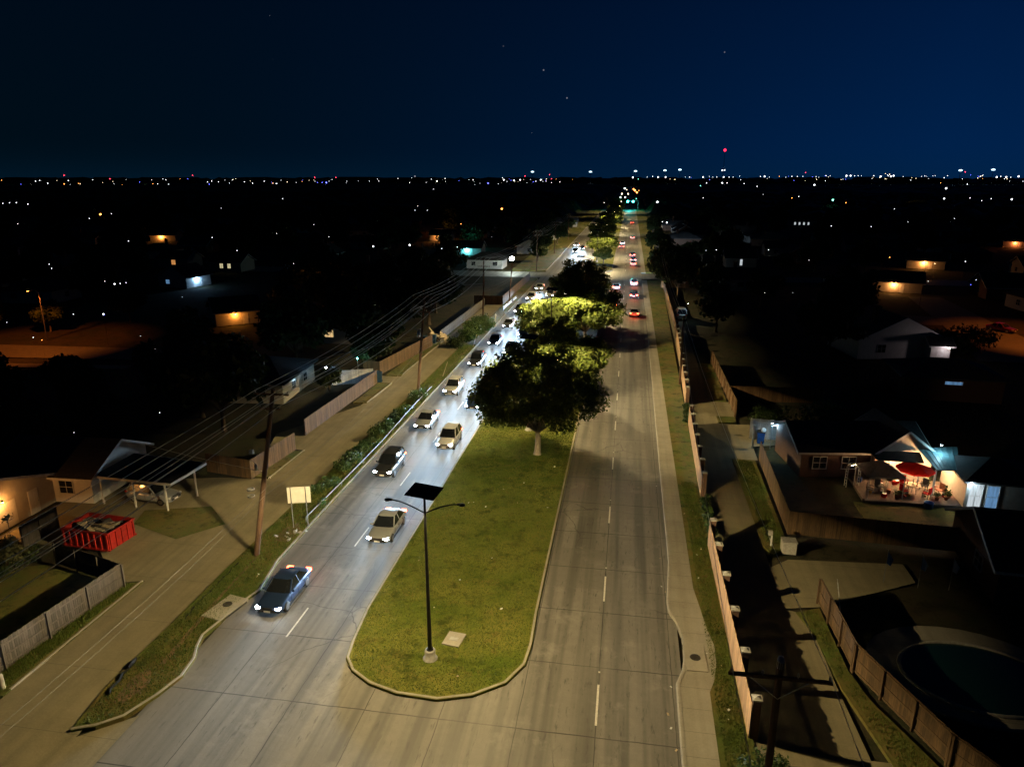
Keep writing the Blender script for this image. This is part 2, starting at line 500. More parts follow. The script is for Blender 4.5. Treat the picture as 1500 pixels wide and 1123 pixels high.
# stars: few faint points
vo = N(nt, 'ShaderNodeTexVoronoi'); vo.inputs['Scale'].default_value = 26
nt.links.new(tc.outputs['Generated'], vo.inputs['Vector'])
sc_ = N(nt, 'ShaderNodeSeparateColor'); nt.links.new(vo.outputs['Color'], sc_.inputs[0])
st = math_(nt, 'MULTIPLY', math_(nt, 'LESS_THAN', vo.outputs['Distance'], .034), math_(nt, 'GREATER_THAN', sc_.outputs[0], .5))
st = math_(nt, 'MULTIPLY', st, math_(nt, 'MULTIPLY', math_(nt, 'POWER', sc_.outputs[1], 2.0), .5))
sky = mixc(nt, st, sky, (.75, .72, .85))
nt.links.new(sky, bg.inputs[0])
bg.inputs[1].default_value = 1.0

# ------------------------------------------------------------------ lamps that are lit in the place
def lamp(kind, name, loc, col, power, radius=.1, target=None, angle=None, blend=.4):
    l = bpy.data.lights.new(name, kind)
    l.color = col; l.energy = power
    l.shadow_soft_size = radius
    o = bpy.data.objects.new(name, l)
    C.objects.link(o)
    o.location = loc
    if kind == 'SPOT':
        l.spot_size = angle; l.spot_blend = blend
        d = Vector(target) - Vector(loc)
        o.rotation_euler = d.to_track_quat('-Z', 'Y').to_euler()
    return o

SIDE_SIGN = 1
def street_light_data(name, col, power, side=0, cut=(.265, .375)):
    """luminaire photometry: intensity rises towards the sides, cut off near the horizontal"""
    l = bpy.data.lights.new(name, 'SPOT')
    l.color = col; l.energy = power; l.shadow_soft_size = .16
    l.spot_size = R(166); l.spot_blend = .10
    l.use_nodes = True
    nt = l.node_tree
    em = [n for n in nt.nodes if n.type == 'EMISSION'][0]
    tc = nt.nodes.new('ShaderNodeTexCoord')
    sp = nt.nodes.new('ShaderNodeSeparateXYZ')
    nt.links.new(tc.outputs['Normal'], sp.inputs[0])
    c = math_(nt, 'ABSOLUTE', sp.outputs[2])
    a = math_(nt, 'MAXIMUM', c, .2)
    g = math_(nt, 'MULTIPLY', math_(nt, 'POWER', a, -2.0), math_(nt, 'SMOOTH_MIN', ramp(nt, math_(nt, 'MULTIPLY_ADD', math_(nt, 'ABSOLUTE', sp.outputs[1]), .10 if side > 0 else .03, c), *cut), 1.0, .1))
    if side:
        g = math_(nt, 'MULTIPLY', g, math_(nt, 'MULTIPLY_ADD', ramp(nt, math_(nt, 'MULTIPLY', sp.outputs[0], side), -.62, .22), .94, .06))
    nt.links.new(g, em.inputs['Strength'])
    return l
STREET = {s: street_light_data('street_light', (1.0, .77, .37), 5900, s * SIDE_SIGN, (.25, .36) if s < 0 else (.31, .42)) for s in (-1, 1)}
def street_light(loc, data):
    o = bpy.data.objects.new('street_light', data)
    C.objects.link(o); o.location = loc
    return o
# ================================================================== SETTING
MB().add([(-9000, -300, -.12), (9000, -300, -.12), (9000, 16000, -.12), (-9000, 16000, -.12)], [(0, 1, 2, 3)]).build('ground', M_GROUND)['kind'] = 'structure'

def sheet(name, poly, z, m):
    o = MB().add([(p[0], p[1], z) for p in poly], [tuple(range(len(poly)))]).build(name, m)
    o['kind'] = 'structure'
    return o
def slab(name, poly, z, m, z0=-.12):
    o = MB().slab(poly, z0, z).build(name, m)
    o['kind'] = 'structure'
    return o
def kerb(name, path, wd=.18, h=.16, closed=False):
    """kerb stone strip; runs to the left of the path direction"""
    b = MB(); P = [Vector((p[0], p[1], 0)) for p in path]; n = len(P)
    L = []
    for i, p in enumerate(P):
        a = P[i - 1] if (i > 0 or closed) else p
        c = P[(i + 1) % n] if (i < n - 1 or closed) else p
        d = (c - a).normalized()
        L.append(Vector((-d.y, d.x, 0)))
    vs = []
    for p, nrm in zip(P, L):
        for off, z in ((0, -.05), (0.01, h - .05), (.05, h), (wd, h), (wd + .005, -.05)):
            q = p + nrm * off; vs.append((q.x, q.y, z))
    fs = []
    for i in range(n if closed else n - 1):
        j = (i + 1) % n
        for k in range(4): fs.append((i * 5 + k, j * 5 + k, j * 5 + k + 1, i * 5 + k + 1))
    b.add(vs, fs)
    o = b.build(name, M_KERB); o['kind'] = 'structure'
    return o

# main road: two concrete carriageways on one sheet
sheet('road', [(-23.45, -40), (3.9, -40), (3.9, 2600), (-23.45, 2600)], 0, M_ROAD)
sheet('side_street', [(-120, 194), (-23.45, 194), (-23.45, 206), (-120, 206)], -.004, M_ROAD)
sheet('side_street', [(3.9, 195), (110, 195), (110, 206), (3.9, 206)], -.004, M_ROAD)
# alleys and driveways beside it
sheet('alley', [(-31.2, -20), (-23.3, -20), (-23.3, 26.4), (-25.4, 24.6), (-25.55, 150), (-29.6, 150), (-31.0, 60), (-31.2, 27)], .02, M_ALLEY)
sheet('driveway', [(-31.1, 37.8), (-31.0, 54.9), (-35.5, 54.5), (-41.5, 53), (-46, 47.0), (-46, 41.2), (-37.0, 40.9), (-33, 37.2)], .016, M_ALLEY)
sheet('driveway', [(-30.85, 62), (-30.4, 77.5), (-36, 66), (-35, 62.5)], .016, M_ALLEY)
sheet('driveway', [(-30.0, 86.8), (-29.9, 90), (-33.2, 90), (-33.4, 86.8)], .016, M_ALLEY)
sheet('driveway', [(-29.6, 150), (-23.9, 150), (-24.5, 133), (-29.6, 131)], .012, M_ALLEY)
sheet('alley', [(7.0, 29.2), (12.2, 29.2), (12.0, 34), (11.9, 40.8), (10.75, 41.2), (10.75, 188), (8.9, 188), (8.3, 120)], .02, M_ALLEY)
sheet('alley', [(6.9, 8), (15.5, 8), (13.1, 29.2), (6.9, 29.2)], .016, M_ALLEY)
M_PLANK = concrete_plain('ribbed_paving', (.25, .20, .13), (.33, .27, .18), .22, 1, .03)
sheet('paving', [(7.6, 20.5), (11.0, 20.5), (10.6, 27.9), (7.6, 28.6)], .03, M_PLANK)
sheet('driveway', [(10.75, 46.3), (10.75, 41.3), (12.9, 41.8), (20, 45.8), (20, 48.2), (12.2, 47.6)], .016, M_ALLEY)
sheet('driveway', [(10.75, 66.5), (10.75, 77), (12.4, 77), (16.5, 77), (16.5, 71.2), (13.3, 70.2), (13.2, 66.5)], .016, M_ALLEY)
sheet('driveway', [(10.75, 79.6), (10.75, 85.2), (12.9, 85.2), (12.9, 79.6)], .016, M_ALLEY)

# median island
MED = [(-14.69, 32.24), (-14.95, 33.8), (-15.25, 37), (-15.3, 60), (-15.3, 189.5), (-14.3, 191.6), (-6.3, 191.6), (-4.7, 189.5), (-4.6, 60), (-4.58, 38.2), (-4.48, 35.12), (-4.61, 33.27), (-5.44, 31.57), (-7.0, 30.36), (-8.76, 29.77), (-10.99, 29.87), (-12.68, 30.4), (-13.97, 31.24)]
slab('median_lawn', MED, .13, M_MED)
kerb('kerb', list(reversed(MED)), .17, .155, True)
MED2 = [(-15.3, 211.5), (-15.3, 560), (-4.6, 560), (-4.6, 211.5), (-6.0, 209.6), (-9.8, 209.6), (-11.2, 213), (-11.2, 300), (-15.2, 330)]
MED2 = [(-11.0, 212.5), (-11.3, 262), (-15.2, 290), (-15.3, 620), (-4.6, 620), (-4.6, 212), (-5.8, 209.8), (-9.6, 209.8)]
slab('median_lawn', MED2, .13, M_MED)
kerb('kerb', MED2, .17, .155, True)
MED3 = [(-15.3, 650), (-15.3, 1500), (-4.6, 1500), (-4.6, 650)]
slab('median_lawn', MED3, .13, M_MED)

# left verge between road and alley, with the swept kerb and the storm drain
LK = [(-25.88, 24.85), (-24.88, 25.29), (-23.93, 26.09), (-23.22, 27.79), (-22.84, 29.36), (-23.04, 30.88), (-23.49, 31.86), (-23.76, 32.85), (-23.39, 34.91), (-23.39, 35.72), (-22.82, 37.84), (-23.42, 41.5), (-23.45, 47), (-23.45, 120), (-23.45, 189), (-24.2, 192.5)]
LV = LK + [(-26.0, 192.5), (-26.1, 72), (-26.45, 50), (-26.5, 41), (-26.35, 34), (-26.37, 31.27), (-26.38, 28.07)]
slab('verge_lawn', LV, .125, M_VERGE)
kerb('kerb', LK, .17, .155)
kerb('kerb', [(-23.45, 208), (-23.5, 1400)], .2, .155)
slab('verge_lawn', [(-23.7, 208), (-23.7, 1400), (-34, 1400), (-34, 208)], .12, M_VERGE)
# right verge: sidewalk with the bulge at the drain, grass strip beyond
RK = [(3.42, 8), (3.49, 27.96), (3.52, 32.12), (3.54, 33.02), (3.89, 34.07), (4.07, 35.09), (4.13, 37.16), (3.83, 38.67), (3.46, 39.61), (3.4, 40.96), (3.74, 46), (3.78, 70), (3.95, 120), (3.95, 192)]
RO = [(5.22, 192), (5.2, 60), (5.2, 42.6), (5.67, 38.07), (5.91, 36.61), (5.84, 34.96), (5.57, 33.51), (5.25, 32.6), (5.2, 27), (5.2, 8)]
slab('sidewalk', RK + RO, .13, M_WALK)
kerb('kerb', list(reversed(RK)), .2, .16)
slab('verge_lawn', list(reversed(RO)) + [(9.0, 192), (7.05, 60), (6.95, 28), (6.9, 8)], .115, M_VERGE)
slab('sidewalk', [(3.95, 208), (5.2, 208), (5.2, 1400), (3.95, 1400)], .13, M_WALK)
slab('verge_lawn', [(5.2, 208), (12, 208), (12, 1400), (5.2, 1400)], .11, M_VERGE)
# grass strips beside the alleys, with their concrete edging
slab('verge_lawn', [(-31.25, 26.5), (-31.1, 37.6), (-33.0, 37.0), (-33.0, 26)], .06, M_VERGE)
slab('verge_lawn', [(-31.05, 55.2), (-30.9, 61.8), (-32.4, 61.5), (-32.6, 55.2)], .06, M_VERGE)
slab('verge_lawn', [(-30.35, 77.8), (-30.05, 86.6), (-31.9, 86.6), (-32.0, 77.8)], .06, M_VERGE)
slab('verge_lawn', [(-29.95, 90.2), (-29.7, 131), (-31.0, 131), (-32.2, 90.2)], .06, M_VERGE)
for a, b_ in (((-31.2, 27), (-31.2, 37.7)), ((-31.05, 55), (-30.9, 62)), ((-30.3, 78), (-30.05, 86.6)), ((-29.95, 91), (-29.75, 112))):
    kerb('kerb', [a, b_], .16, .09)
slab('verge_lawn', [(10.75, 49.2), (11.2, 48.0), (12.6, 49.5), (12.9, 66.4), (10.75, 66.4)], .07, M_VERGE)
slab('verge_lawn', [(10.75, 77.3), (12.7, 77.3), (12.8, 79.4), (10.75, 79.4)], .07, M_VERGE)
slab('verge_lawn', [(10.75, 85.4), (12.6, 85.4), (12.8, 104), (10.75, 104)], .07, M_VERGE)
slab('verge_lawn', [(11.3, 40.9), (12.85, 41.6), (12.95, 35.6), (13.4, 33.4), (15.6, 28.2), (17.5, 25), (14.3, 25), (13.1, 29), (12.2, 34), (11.9, 38.5)], .07, M_VERGE)
# bare earth scraped along the left verge and around the sign
for poly in ([(-25.3, 27.2), (-24.6, 26.9), (-24.2, 28.5), (-25.0, 29.8), (-25.4, 29.0)], [(-25.1, 44.2), (-24.0, 44.0), (-23.75, 46.0), (-24.6, 47.2), (-25.2, 46.0)],
             [(-24.9, 85), (-24.2, 85), (-24.0, 108), (-24.6, 109)], [(-24.7, 30.0), (-24.4, 30.1), (-24.9, 37), (-25.1, 42), (-25.25, 42), (-25.1, 36)]):
    sheet('bare_dirt', poly, .131, M_DIRT)

sheet('yard_lawn', [(-37.99, 47.31), (-33.03, 48.87), (-30.21, 46.15), (-32.55, 43.33), (-37.29, 45.01)], .05, M_VERGE)
sheet('yard_lawn', [(-33.2, 26.5), (-33.2, 37), (-39, 38.6), (-47, 36), (-47, 26)], .03, M_VERGE)
# lane dashes and faded lines
dash = MB()
def dashes(x, y0, y1, step=11.0, L=3.0, wd=.11, jig=0):
    y = y0
    while y < y1:
        dash.add([(x - wd / 2, y, .004), (x + wd / 2, y, .004), (x + wd / 2, y + L, .004), (x - wd / 2, y + L, .004)], [(0, 1, 2, 3)])
        y += step
dashes(-.55, 29.4, 188, 10.9); dashes(-.55, 212, 620, 10.9)
dashes(-18.95, 33.6, 188, 10.9); dashes(-18.95, 212, 620, 10.9)
for y in range(20, 190, 11):
    dash.box((-.55, y + 2.4, .012), (.10, .10, .02))
dash.build('lane_marking', M_PAINT)['kind'] = 'structure'

# ================================================================== GRASS BLADES (uncountable)
def in_poly(px, py, poly):
    inside = np.zeros(len(px), bool); n = len(poly); j = n - 1
    for i in range(n):
        xi, yi = poly[i][0], poly[i][1]; xj, yj = poly[j][0], poly[j][1]
        c = ((yi > py) != (yj > py)) & (px < (xj - xi) * (py - yi) / (yj - yi + 1e-12) + xi)
        inside ^= c; j = i
    return inside
def tufts(poly, n, z, seed, hmin=.05, hmax=.14, ymax=80, edge=.22):
    g = np.random.default_rng(seed)
    xs = [p[0] for p in poly]; ys = [min(p[1], ymax) for p in poly]
    x = g.uniform(min(xs), max(xs), n); y = g.uniform(min(ys), max(ys), n)
    k = in_poly(x, y, poly) & in_poly(x + edge, y, poly) & in_poly(x - edge, y, poly) & in_poly(x, y - edge, poly)
    x = x[k]; y = y[k]; n = len(x)
    a = g.uniform(0, 6.283, n); h = g.uniform(hmin, hmax, n); wd = g.uniform(.012, .03, n)
    V = np.zeros((n, 3, 3))
    V[:, 0] = np.stack([x - np.cos(a) * wd, y - np.sin(a) * wd, np.full(n, z)], 1)
    V[:, 1] = np.stack([x + np.cos(a) * wd, y + np.sin(a) * wd, np.full(n, z)], 1)
    V[:, 2] = np.stack([x + g.normal(0, .05, n), y + g.normal(0, .05, n), z + h], 1)
    return V.reshape(-1, 3)
GV = np.concatenate([tufts(MED, 150000, .13, 1, .03, .085), tufts(LV, 60000, .125, 2, .05, .16, 110),
    tufts([(5.25, 22), (6.85, 22), (6.95, 60), (5.3, 60)], 16000, .115, 3, .05, .14),
    tufts([(-31.35, 26.6), (-31.25, 37.4), (-32.9, 36.8), (-32.9, 26.2)], 7000, .06, 4, .08, .25),
    tufts([(10.85, 49.4), (12.5, 49.6), (12.8, 66.2), (10.85, 66.2)], 8000, .07, 5, .05, .16),
    tufts([(11.3, 40.9), (12.85, 41.6), (12.95, 35.6), (13.4, 33.4), (15.6, 28.2), (17.5, 25), (14.3, 25), (13.1, 29), (12.2, 34), (11.9, 38.5)], 9000, .07, 6, .06, .2)])
go = bpy.data.objects.new('grass', arrmesh('grass', GV, np.arange(len(GV)).reshape(-1, 3), M_TUFT))
link(go); tag(go, 'short mown grass blades covering the median and the roadside verges', 'grass', kind='stuff')

rg = random.Random(21); lb = MB()
for i in range(46):
    x, y = rg.choice(((rg.uniform(-14, -5), rg.uniform(31, 62)), (rg.uniform(-25.2, -23.7), rg.uniform(28, 75)), (rg.uniform(5.3, 6.6), rg.uniform(25, 60)), (rg.uniform(3.0, 3.4), rg.uniform(24, 60))))
    s_ = rg.uniform(.04, .12)
    M = Matrix.Translation((x, y, .17 if x < 2.9 or x > 4 else .02)) @ Euler((rg.uniform(-.5, .5), rg.uniform(-.5, .5), rg.uniform(0, 6))).to_matrix().to_4x4()
    lb.box((0, 0, 0), (s_ * 1.6, s_, .015), rg.choice((0, 0, 1)), 0, M)
tag(lb.build('litter', [M_WHITE, M_DEBRIS]), 'scraps of paper and leaves littering the grass and gutters', 'litter', kind='stuff')

# ================================================================== STREET LAMPS
def make_lamp():
    root = thing('street_lamp', '', 'street lamp', group='street lamps down the median')
    b = MB().lathe([(.42, 0), (.42, .04), (.30, .06), (.30, .52), (.27, .58), (0, .58)], n=20)
    b.build('concrete_base', M_STONE, root)
    b = MB().lathe([(.19, .58), (.19, .64), (.125, .66), (.125, .7), (.115, 2), (.085, 6), (.065, 9.15), (.06, 9.95), (0, 9.97)], n=14)
    for k in range(4):
        t = math.pi / 4 + k * math.pi / 2
        b.lathe([(.022, .58), (.022, .7), (0, .71)], (.17 * math.cos(t), .17 * math.sin(t), 0), 6)
    b.box((0.105, -.06, 1.2), (.04, .12, .3))
    b.build('pole', M_BLACK, root)
    for s in (-1, 1):
        pts = [(s * (.05 + 1.78 * t), 0, 8.98 + .62 * math.sin(t * 1.45)) for t in [i / 8 for i in range(9)]]
        MB().tube(pts, .036, 8).build('arm', M_BLACK, root)
        hb = MB()
        hb.lathe([(0.0, .06), (.12, .05), (.17, 0), (.16, -.05), (0, -.05)], (s * 2.02, 0, 9.60), 14)
        hb.box((s * 1.88, 0, 9.60), (.24, .12, .09))
        h = hb.build('lamp_head', M_BLACK, root)
        MB().lathe([(.001, -.062), (.12, -.06), (.13, -.052), (.12, -.0505)], (s * 2.02, 0, 9.60), 14).build('lens', GL_LAMP, h)
    b = MB()
    M = Matrix.Translation((0, 0, 10.2)) @ Matrix.Rotation(R(-14), 4, 'Z') @ Matrix.Rotation(R(12), 4, 'X')
    b.box((0, 0, 0), (1.72, 1.15, .05), 0, 0, M)
    b.box((0, 0, -.08), (1.2, .06, .06), 1, 0, M)
    p = b.build('solar_panel', [M_PANEL, M_BLACK], root)
    b = MB()
    for i in range(1, 6): b.box((-.86 + i * 1.72 / 6, 0, .027), (.012, 1.13, .005), 0, 0, M)
    for i in range(1, 4): b.box((0, -.575 + i * 1.15 / 4, .0275), (1.7, .012, .005), 0, 0, M)
    b.build('cell_grid', M_BLACK, p)
    MB().tube([(0, 0, 9.9), (0, 0, 10.19)], .045, 8).build('panel_mount', M_BLACK, root)
    return root
lamp0 = make_lamp()
LAMPS = [(-9.97, 32.9), (-9.7, 71.2), (-10.9, 104.4), (-9.8, 151.5), (-9.9, 233), (-10.2, 272), (-10.2, 310), (-9.9, 380), (-10, 430), (-10, 510), (-10, 600)]
LLAB = ['nearest twin-arm black street lamp with tilted solar panel on the median nose',
        'twin-arm street lamp swallowed by the crown of the big dark median tree',
        'twin-arm street lamp rising in front of the brightly lit yellow-green median tree',
        'thin twin-arm street lamp on the median just before the cross street',
        'twin-arm street lamp at the near end of the second median, past the cross street']
for i, (x, y) in enumerate(LAMPS):
    o = lamp0 if i == 0 else copy_tree(lamp0)
    o.location = (x, y, .13)
    o['label'] = LLAB[i] if i < len(LLAB) else 'distant twin-arm street lamp among the far median trees beyond the cross street'
    for s in (-1, 1):
        street_light((x + s * 2.02, y, .13 + 9.50), STREET[s])

# yard lamp that glares towards the camera, at the corner past the left side street
t = thing('globe_lamp', 'glaring white globe lamp on a short post, lighting the lawn past the left side street', 'street lamp', (-32.9, 203.4, .1))
MB().lathe([(.16, 0), (.16, .1), (.07, .14), (.06, 3.3), (.12, 3.32), (.12, 3.4)], n=12).build('post', M_BLACK, t)
MB().lathe([(.1, 3.38), (.5, 3.45), (.68, 3.85), (.5, 4.3), (.0, 4.5)], n=14).build('globe', glow('glaring_bulb', (.9, .97, 1.0), 90), t)
lamp('POINT', 'globe_light', (-32.9, 202.7, 3.85), (.78, 1.0, .86), 1500, .2)
lamp('POINT', 'globe_light', (-32.9, 204.2, 3.85), (.78, 1.0, .86), 900, .2)

# ================================================================== TREES
def leaf_quads(clumps, n, size, seed, flat=.75, jit=.3):
    """leaf cards spread through leaf clumps: (centre, radius)"""
    g = np.random.default_rng(seed)
    c = np.array([q[0] for q in clumps]); r = np.array([q[1] for q in clumps])
    p = r ** 2.2; p = p / p.sum()
    k = g.choice(len(clumps), n, p=p)
    d = g.normal(size=(n, 3)); d /= np.linalg.norm(d, axis=1)[:, None]
    rad = r[k] * np.clip(g.beta(3.2, 1.5, n) + g.normal(0, .07, n), 0, 1.25)
    pos = c[k] + d * rad[:, None] * np.array([1, 1, flat])
    nr = d * .7 + g.normal(0, .7, (n, 3)) + np.array([0, 0, .25])
    nr /= np.linalg.norm(nr, axis=1)[:, None]
    a = np.cross(nr, g.normal(size=(n, 3))); a /= np.linalg.norm(a, axis=1)[:, None]
    b = np.cross(nr, a)
    s = size * g.uniform(.55, 1.35, n)
    a *= s[:, None]; b *= (s * g.uniform(.4, .7, n))[:, None]
    V = np.stack([pos - a, pos - b * .9 + a * .1, pos + a, pos + b * .9 + a * .1], 1).reshape(-1, 3)
    return V, np.arange(n * 4).reshape(-1, 4)

def tree_meshes(name, H, Wd, base, n_cl, n_leaf, size, seed, leafm, barkm, rcl=(.9, 1.7), trunk_r=.28, shape='dome'):
    rg = random.Random(seed)
    rx = Wd / 2; rz = (H - base) / 2; cz = base + rz
    cl = []
    for i in range(n_cl):
        for _ in range(60):
            u, v, q = rg.uniform(-1, 1), rg.uniform(-1, 1), rg.uniform(-1, 1)
            l = math.sqrt(u * u + v * v + q * q)
            if shape == 'cone':
                wv = (1 - (q + 1) / 2) * .95 + .08
                if math.hypot(u, v) < wv and math.hypot(u, v) > wv * .35: break
            elif .42 < l < 1 and q > -.75 - .2 * rg.random(): break
        rr = rg.uniform(*rcl) * (1.12 - .35 * max(q, 0))
        x = u * (rx - rr * .7); y = v * (rx - rr * .7); z = cz + q * (rz - rr * .45)
        if q < -.3 and shape != 'cone': x *= 1.08; y *= 1.08
        cl.append(((x + rg.gauss(0, .2), y + rg.gauss(0, .2), z), rr))
    V, F = leaf_quads(cl, n_leaf, size, seed)
    crown = arrmesh(name + '_crown', V, F, leafm)
    b = MB()
    fork = base * .75 + .5
    b.tube([(0, 0, -.1), (.02, .01, .35), (.05, -.04, fork * .6), (.02, .03, fork)], [trunk_r * 1.45, trunk_r * 1.05, trunk_r * .9, trunk_r * .8], 10)
    for (cx, cy, czz), rr in sorted(cl, key=lambda q: -q[1])[:26]:
        d = math.hypot(cx, cy)
        mid = (cx * .45 + rg.gauss(0, .2), cy * .45 + rg.gauss(0, .2), fork + (czz - fork) * .45 + .3)
        b.tube([(.02, .03, fork - .25), mid, (cx * .92, cy * .92, czz)], [trunk_r * .42, trunk_r * .24, .03], 6, cap=False)
    me = b.build('tmp', barkm)
    tm = me.data; bpy.data.objects.remove(me)
    return crown, tm

def plant_tree(name, meshes, loc, label, group=None, sc=1.0, rz=0.0, cat='tree', sz=None):
    t = thing(name, label, cat, loc, rz, group)
    t.scale = (sc, sc, sz or sc)
    c = bpy.data.objects.new('crown', meshes[0]); link(c, t)
    k = bpy.data.objects.new('trunk', meshes[1]); link(k, t)
    return t

OAK_A = tree_meshes('oak', 11.2, 13.2, 2.6, 62, 42000, .17, 11, M_LEAF, M_BARKL, (1.0, 1.9), .30)
OAK_B = tree_meshes('oak_b', 10.4, 11.0, 2.6, 52, 30000, .17, 12, M_LEAF, M_BARK, (.9, 1.7), .26)
OAK_C = tree_meshes('oak_c', 9.6, 11.8, 2.2, 56, 34000, .17, 13, M_LEAF, M_BARK, (.9, 1.6), .26)
OAK_F = tree_meshes('oak_f', 9.5, 10.5, 2.2, 40, 9000, .30, 14, M_LEAF, M_BARK, (1.0, 1.8), .25)
BG = [tree_meshes('bg_a', 9.5, 9.5, 2.2, 30, 3600, .42, 21, M_LEAFD, M_BARK, (1.1, 2.0), .22),
      tree_meshes('bg_b', 12.0, 9.0, 2.6, 32, 3800, .42, 22, M_LEAFD, M_BARK, (1.1, 1.9), .24),
      tree_meshes('bg_c', 7.0, 7.5, 1.6, 24, 2600, .38, 23, M_LEAFD, M_BARK, (.9, 1.6), .16),
      tree_meshes('bg_d', 10.5, 12.0, 2.4, 34, 4200, .44, 24, M_LEAFD, M_BARK, (1.2, 2.2), .26)]
G_MED = 'trees planted down the median'
for nm, ms, x, y, s, rz, lab in (
    ('median_tree', OAK_A, -7.9, 64.4, 1.0, .3, 'big round dark oak with a pale trunk, nearest tree on the median'),
    ('median_tree', OAK_C, -6.6, 83.0, .92, 1.2, 'rounded dark oak on the median right behind the big nearest one'),
    ('median_tree', OAK_C, -9.6, 95.0, .84, 3.3, 'low dark oak filling the gap in front of the lit yellow-green one'),
    ('median_tree', OAK_C, -6.3, 113.0, 1.12, 2.0, 'broad yellow-green oak brightly lit by a street lamp on the median'),
    ('median_tree', OAK_B, -12.4, 107.5, .85, 4.0, 'smaller lit oak leaning over the left carriageway beside the street lamp'),
    ('median_tree', OAK_B, -8.9, 138.0, 1.12, .7, 'dark spiky topped oak behind the bright lit one, last before the cross street'),
    ('median_tree', OAK_F, -8.9, 246, 1.05, .2, 'bright green lit oak, first tree of the second median'),
    ('median_tree', OAK_F, -7.6, 228, .62, 3.2, 'small young tree on the lit grass of the second median'),
    ('median_tree', OAK_F, -10.5, 292, 1.15, 1.4, 'dark oak behind the first lit tree of the second median'),
    ('median_tree', OAK_F, -10.5, 340, 1.1, 2.4, 'second dark oak of the far row on the second median'),
    ('median_tree', OAK_F, -9.8, 392, 1.2, 3.9, 'far bright yellow-green oak at the top of the second median row')):
    plant_tree(nm, ms, (x, y, .13), lab, G_MED, s, rz)
for i in range(9):
    plant_tree('median_tree', OAK_F, (-10 + rnd.uniform(-1, 1), 440 + i * 34, .13), 'small dark tree in the far row closing the end of the median', G_MED, rnd.uniform(.9, 1.25), rnd.uniform(0, 6))
# trees on the right edge of the road beyond the alley
G_R = 'dark trees overhanging the right side of the road'
for x, y, s, k, lab in ((9.2, 178, 1.1, 1, 'tall dark tree leaning over the right carriageway by the cross street'), (11.5, 166, 1.0, 3, 'spreading dark tree behind the boundary wall right of the road'),
                        (14, 190, 1.0, 0, 'dark tree at the corner of the right-hand side street'), (8.5, 222, .8, 2, 'small dark tree on the far right corner of the cross street')):
    plant_tree('roadside_tree', BG[k], (x, y, 0), lab, G_R, s, rnd.uniform(0, 6))

def bush_mesh(name, L, Wd, Hh, n, size, seed, leafm):
    rg = random.Random(seed)
    cl = []
    for i in range(int(14 + L * 3)):
        r = rg.uniform(.25, .5) * Hh
        cl.append(((rg.uniform(-L / 2, L / 2), rg.uniform(-Wd / 2, Wd / 2), rg.uniform(.25, .85) * Hh - r * .3), r))
    V, F = leaf_quads(cl, n, size, seed)
    V[:, 2] = np.maximum(V[:, 2], .0)
    return arrmesh(name, V, F, leafm)
def bush(name, label, cat, loc, L, Wd, Hh, n, size, seed, rz=0, group=None, leafm=None):
    o = bpy.data.objects.new(name, bush_mesh(name, L, Wd, Hh, n, size, seed, leafm or M_LEAFG))
    link(o); o.location = loc; o.rotation_euler = (0, 0, rz)
    return tag(o, label, cat, group)
# ================================================================== CARS
def loft(b, st, mi=0):
    """body from stations (y, half width, z low, z top) with a rounded section"""
    n = 12; vs = []; fs = []
    for y, w_, zl, zt in st:
        hh = zt - zl
        half = [(0, zl), (w_ * .86, zl), (w_ * .98, zl + hh * .22), (w_, zl + hh * .52), (w_ * .95, zl + hh * .86), (w_ * .80, zt), (0, zt + .025)]
        ring = half + [(-x, z) for x, z in reversed(half[1:-1])]
        vs += [(x, y, z) for x, z in ring]
    for i in range(len(st) - 1):
        for k in range(n):
            k2 = (k + 1) % n
            fs.append((i * n + k, i * n + k2, (i + 1) * n + k2, (i + 1) * n + k))
    fs.append(tuple(range(n))); fs.append(tuple(reversed(range((len(st) - 1) * n, len(st) * n))))
    b.add(vs, fs, mi, True)

def paint(name, c):
    if name in MATS: return MATS[name]
    m = bpy.data.materials.new(name); nt, bs = nodes_of(m)
    tc = N(nt, 'ShaderNodeTexCoord')
    col = mixc(nt, math_(nt, 'MULTIPLY', ramp(nt, noise(nt, tc.outputs['Object'], 5, 5), .45, .8), .25), c, tuple(x * .6 + .03 for x in c))
    nt.links.new(col, bs.inputs['Base Color'])
    bs.inputs['Roughness'].default_value = .32; bs.inputs['Metallic'].default_value = .3
    bs.inputs['Coat Weight'].default_value = .6; bs.inputs['Coat Roughness'].default_value = .08
    MATS[name] = m
    return m

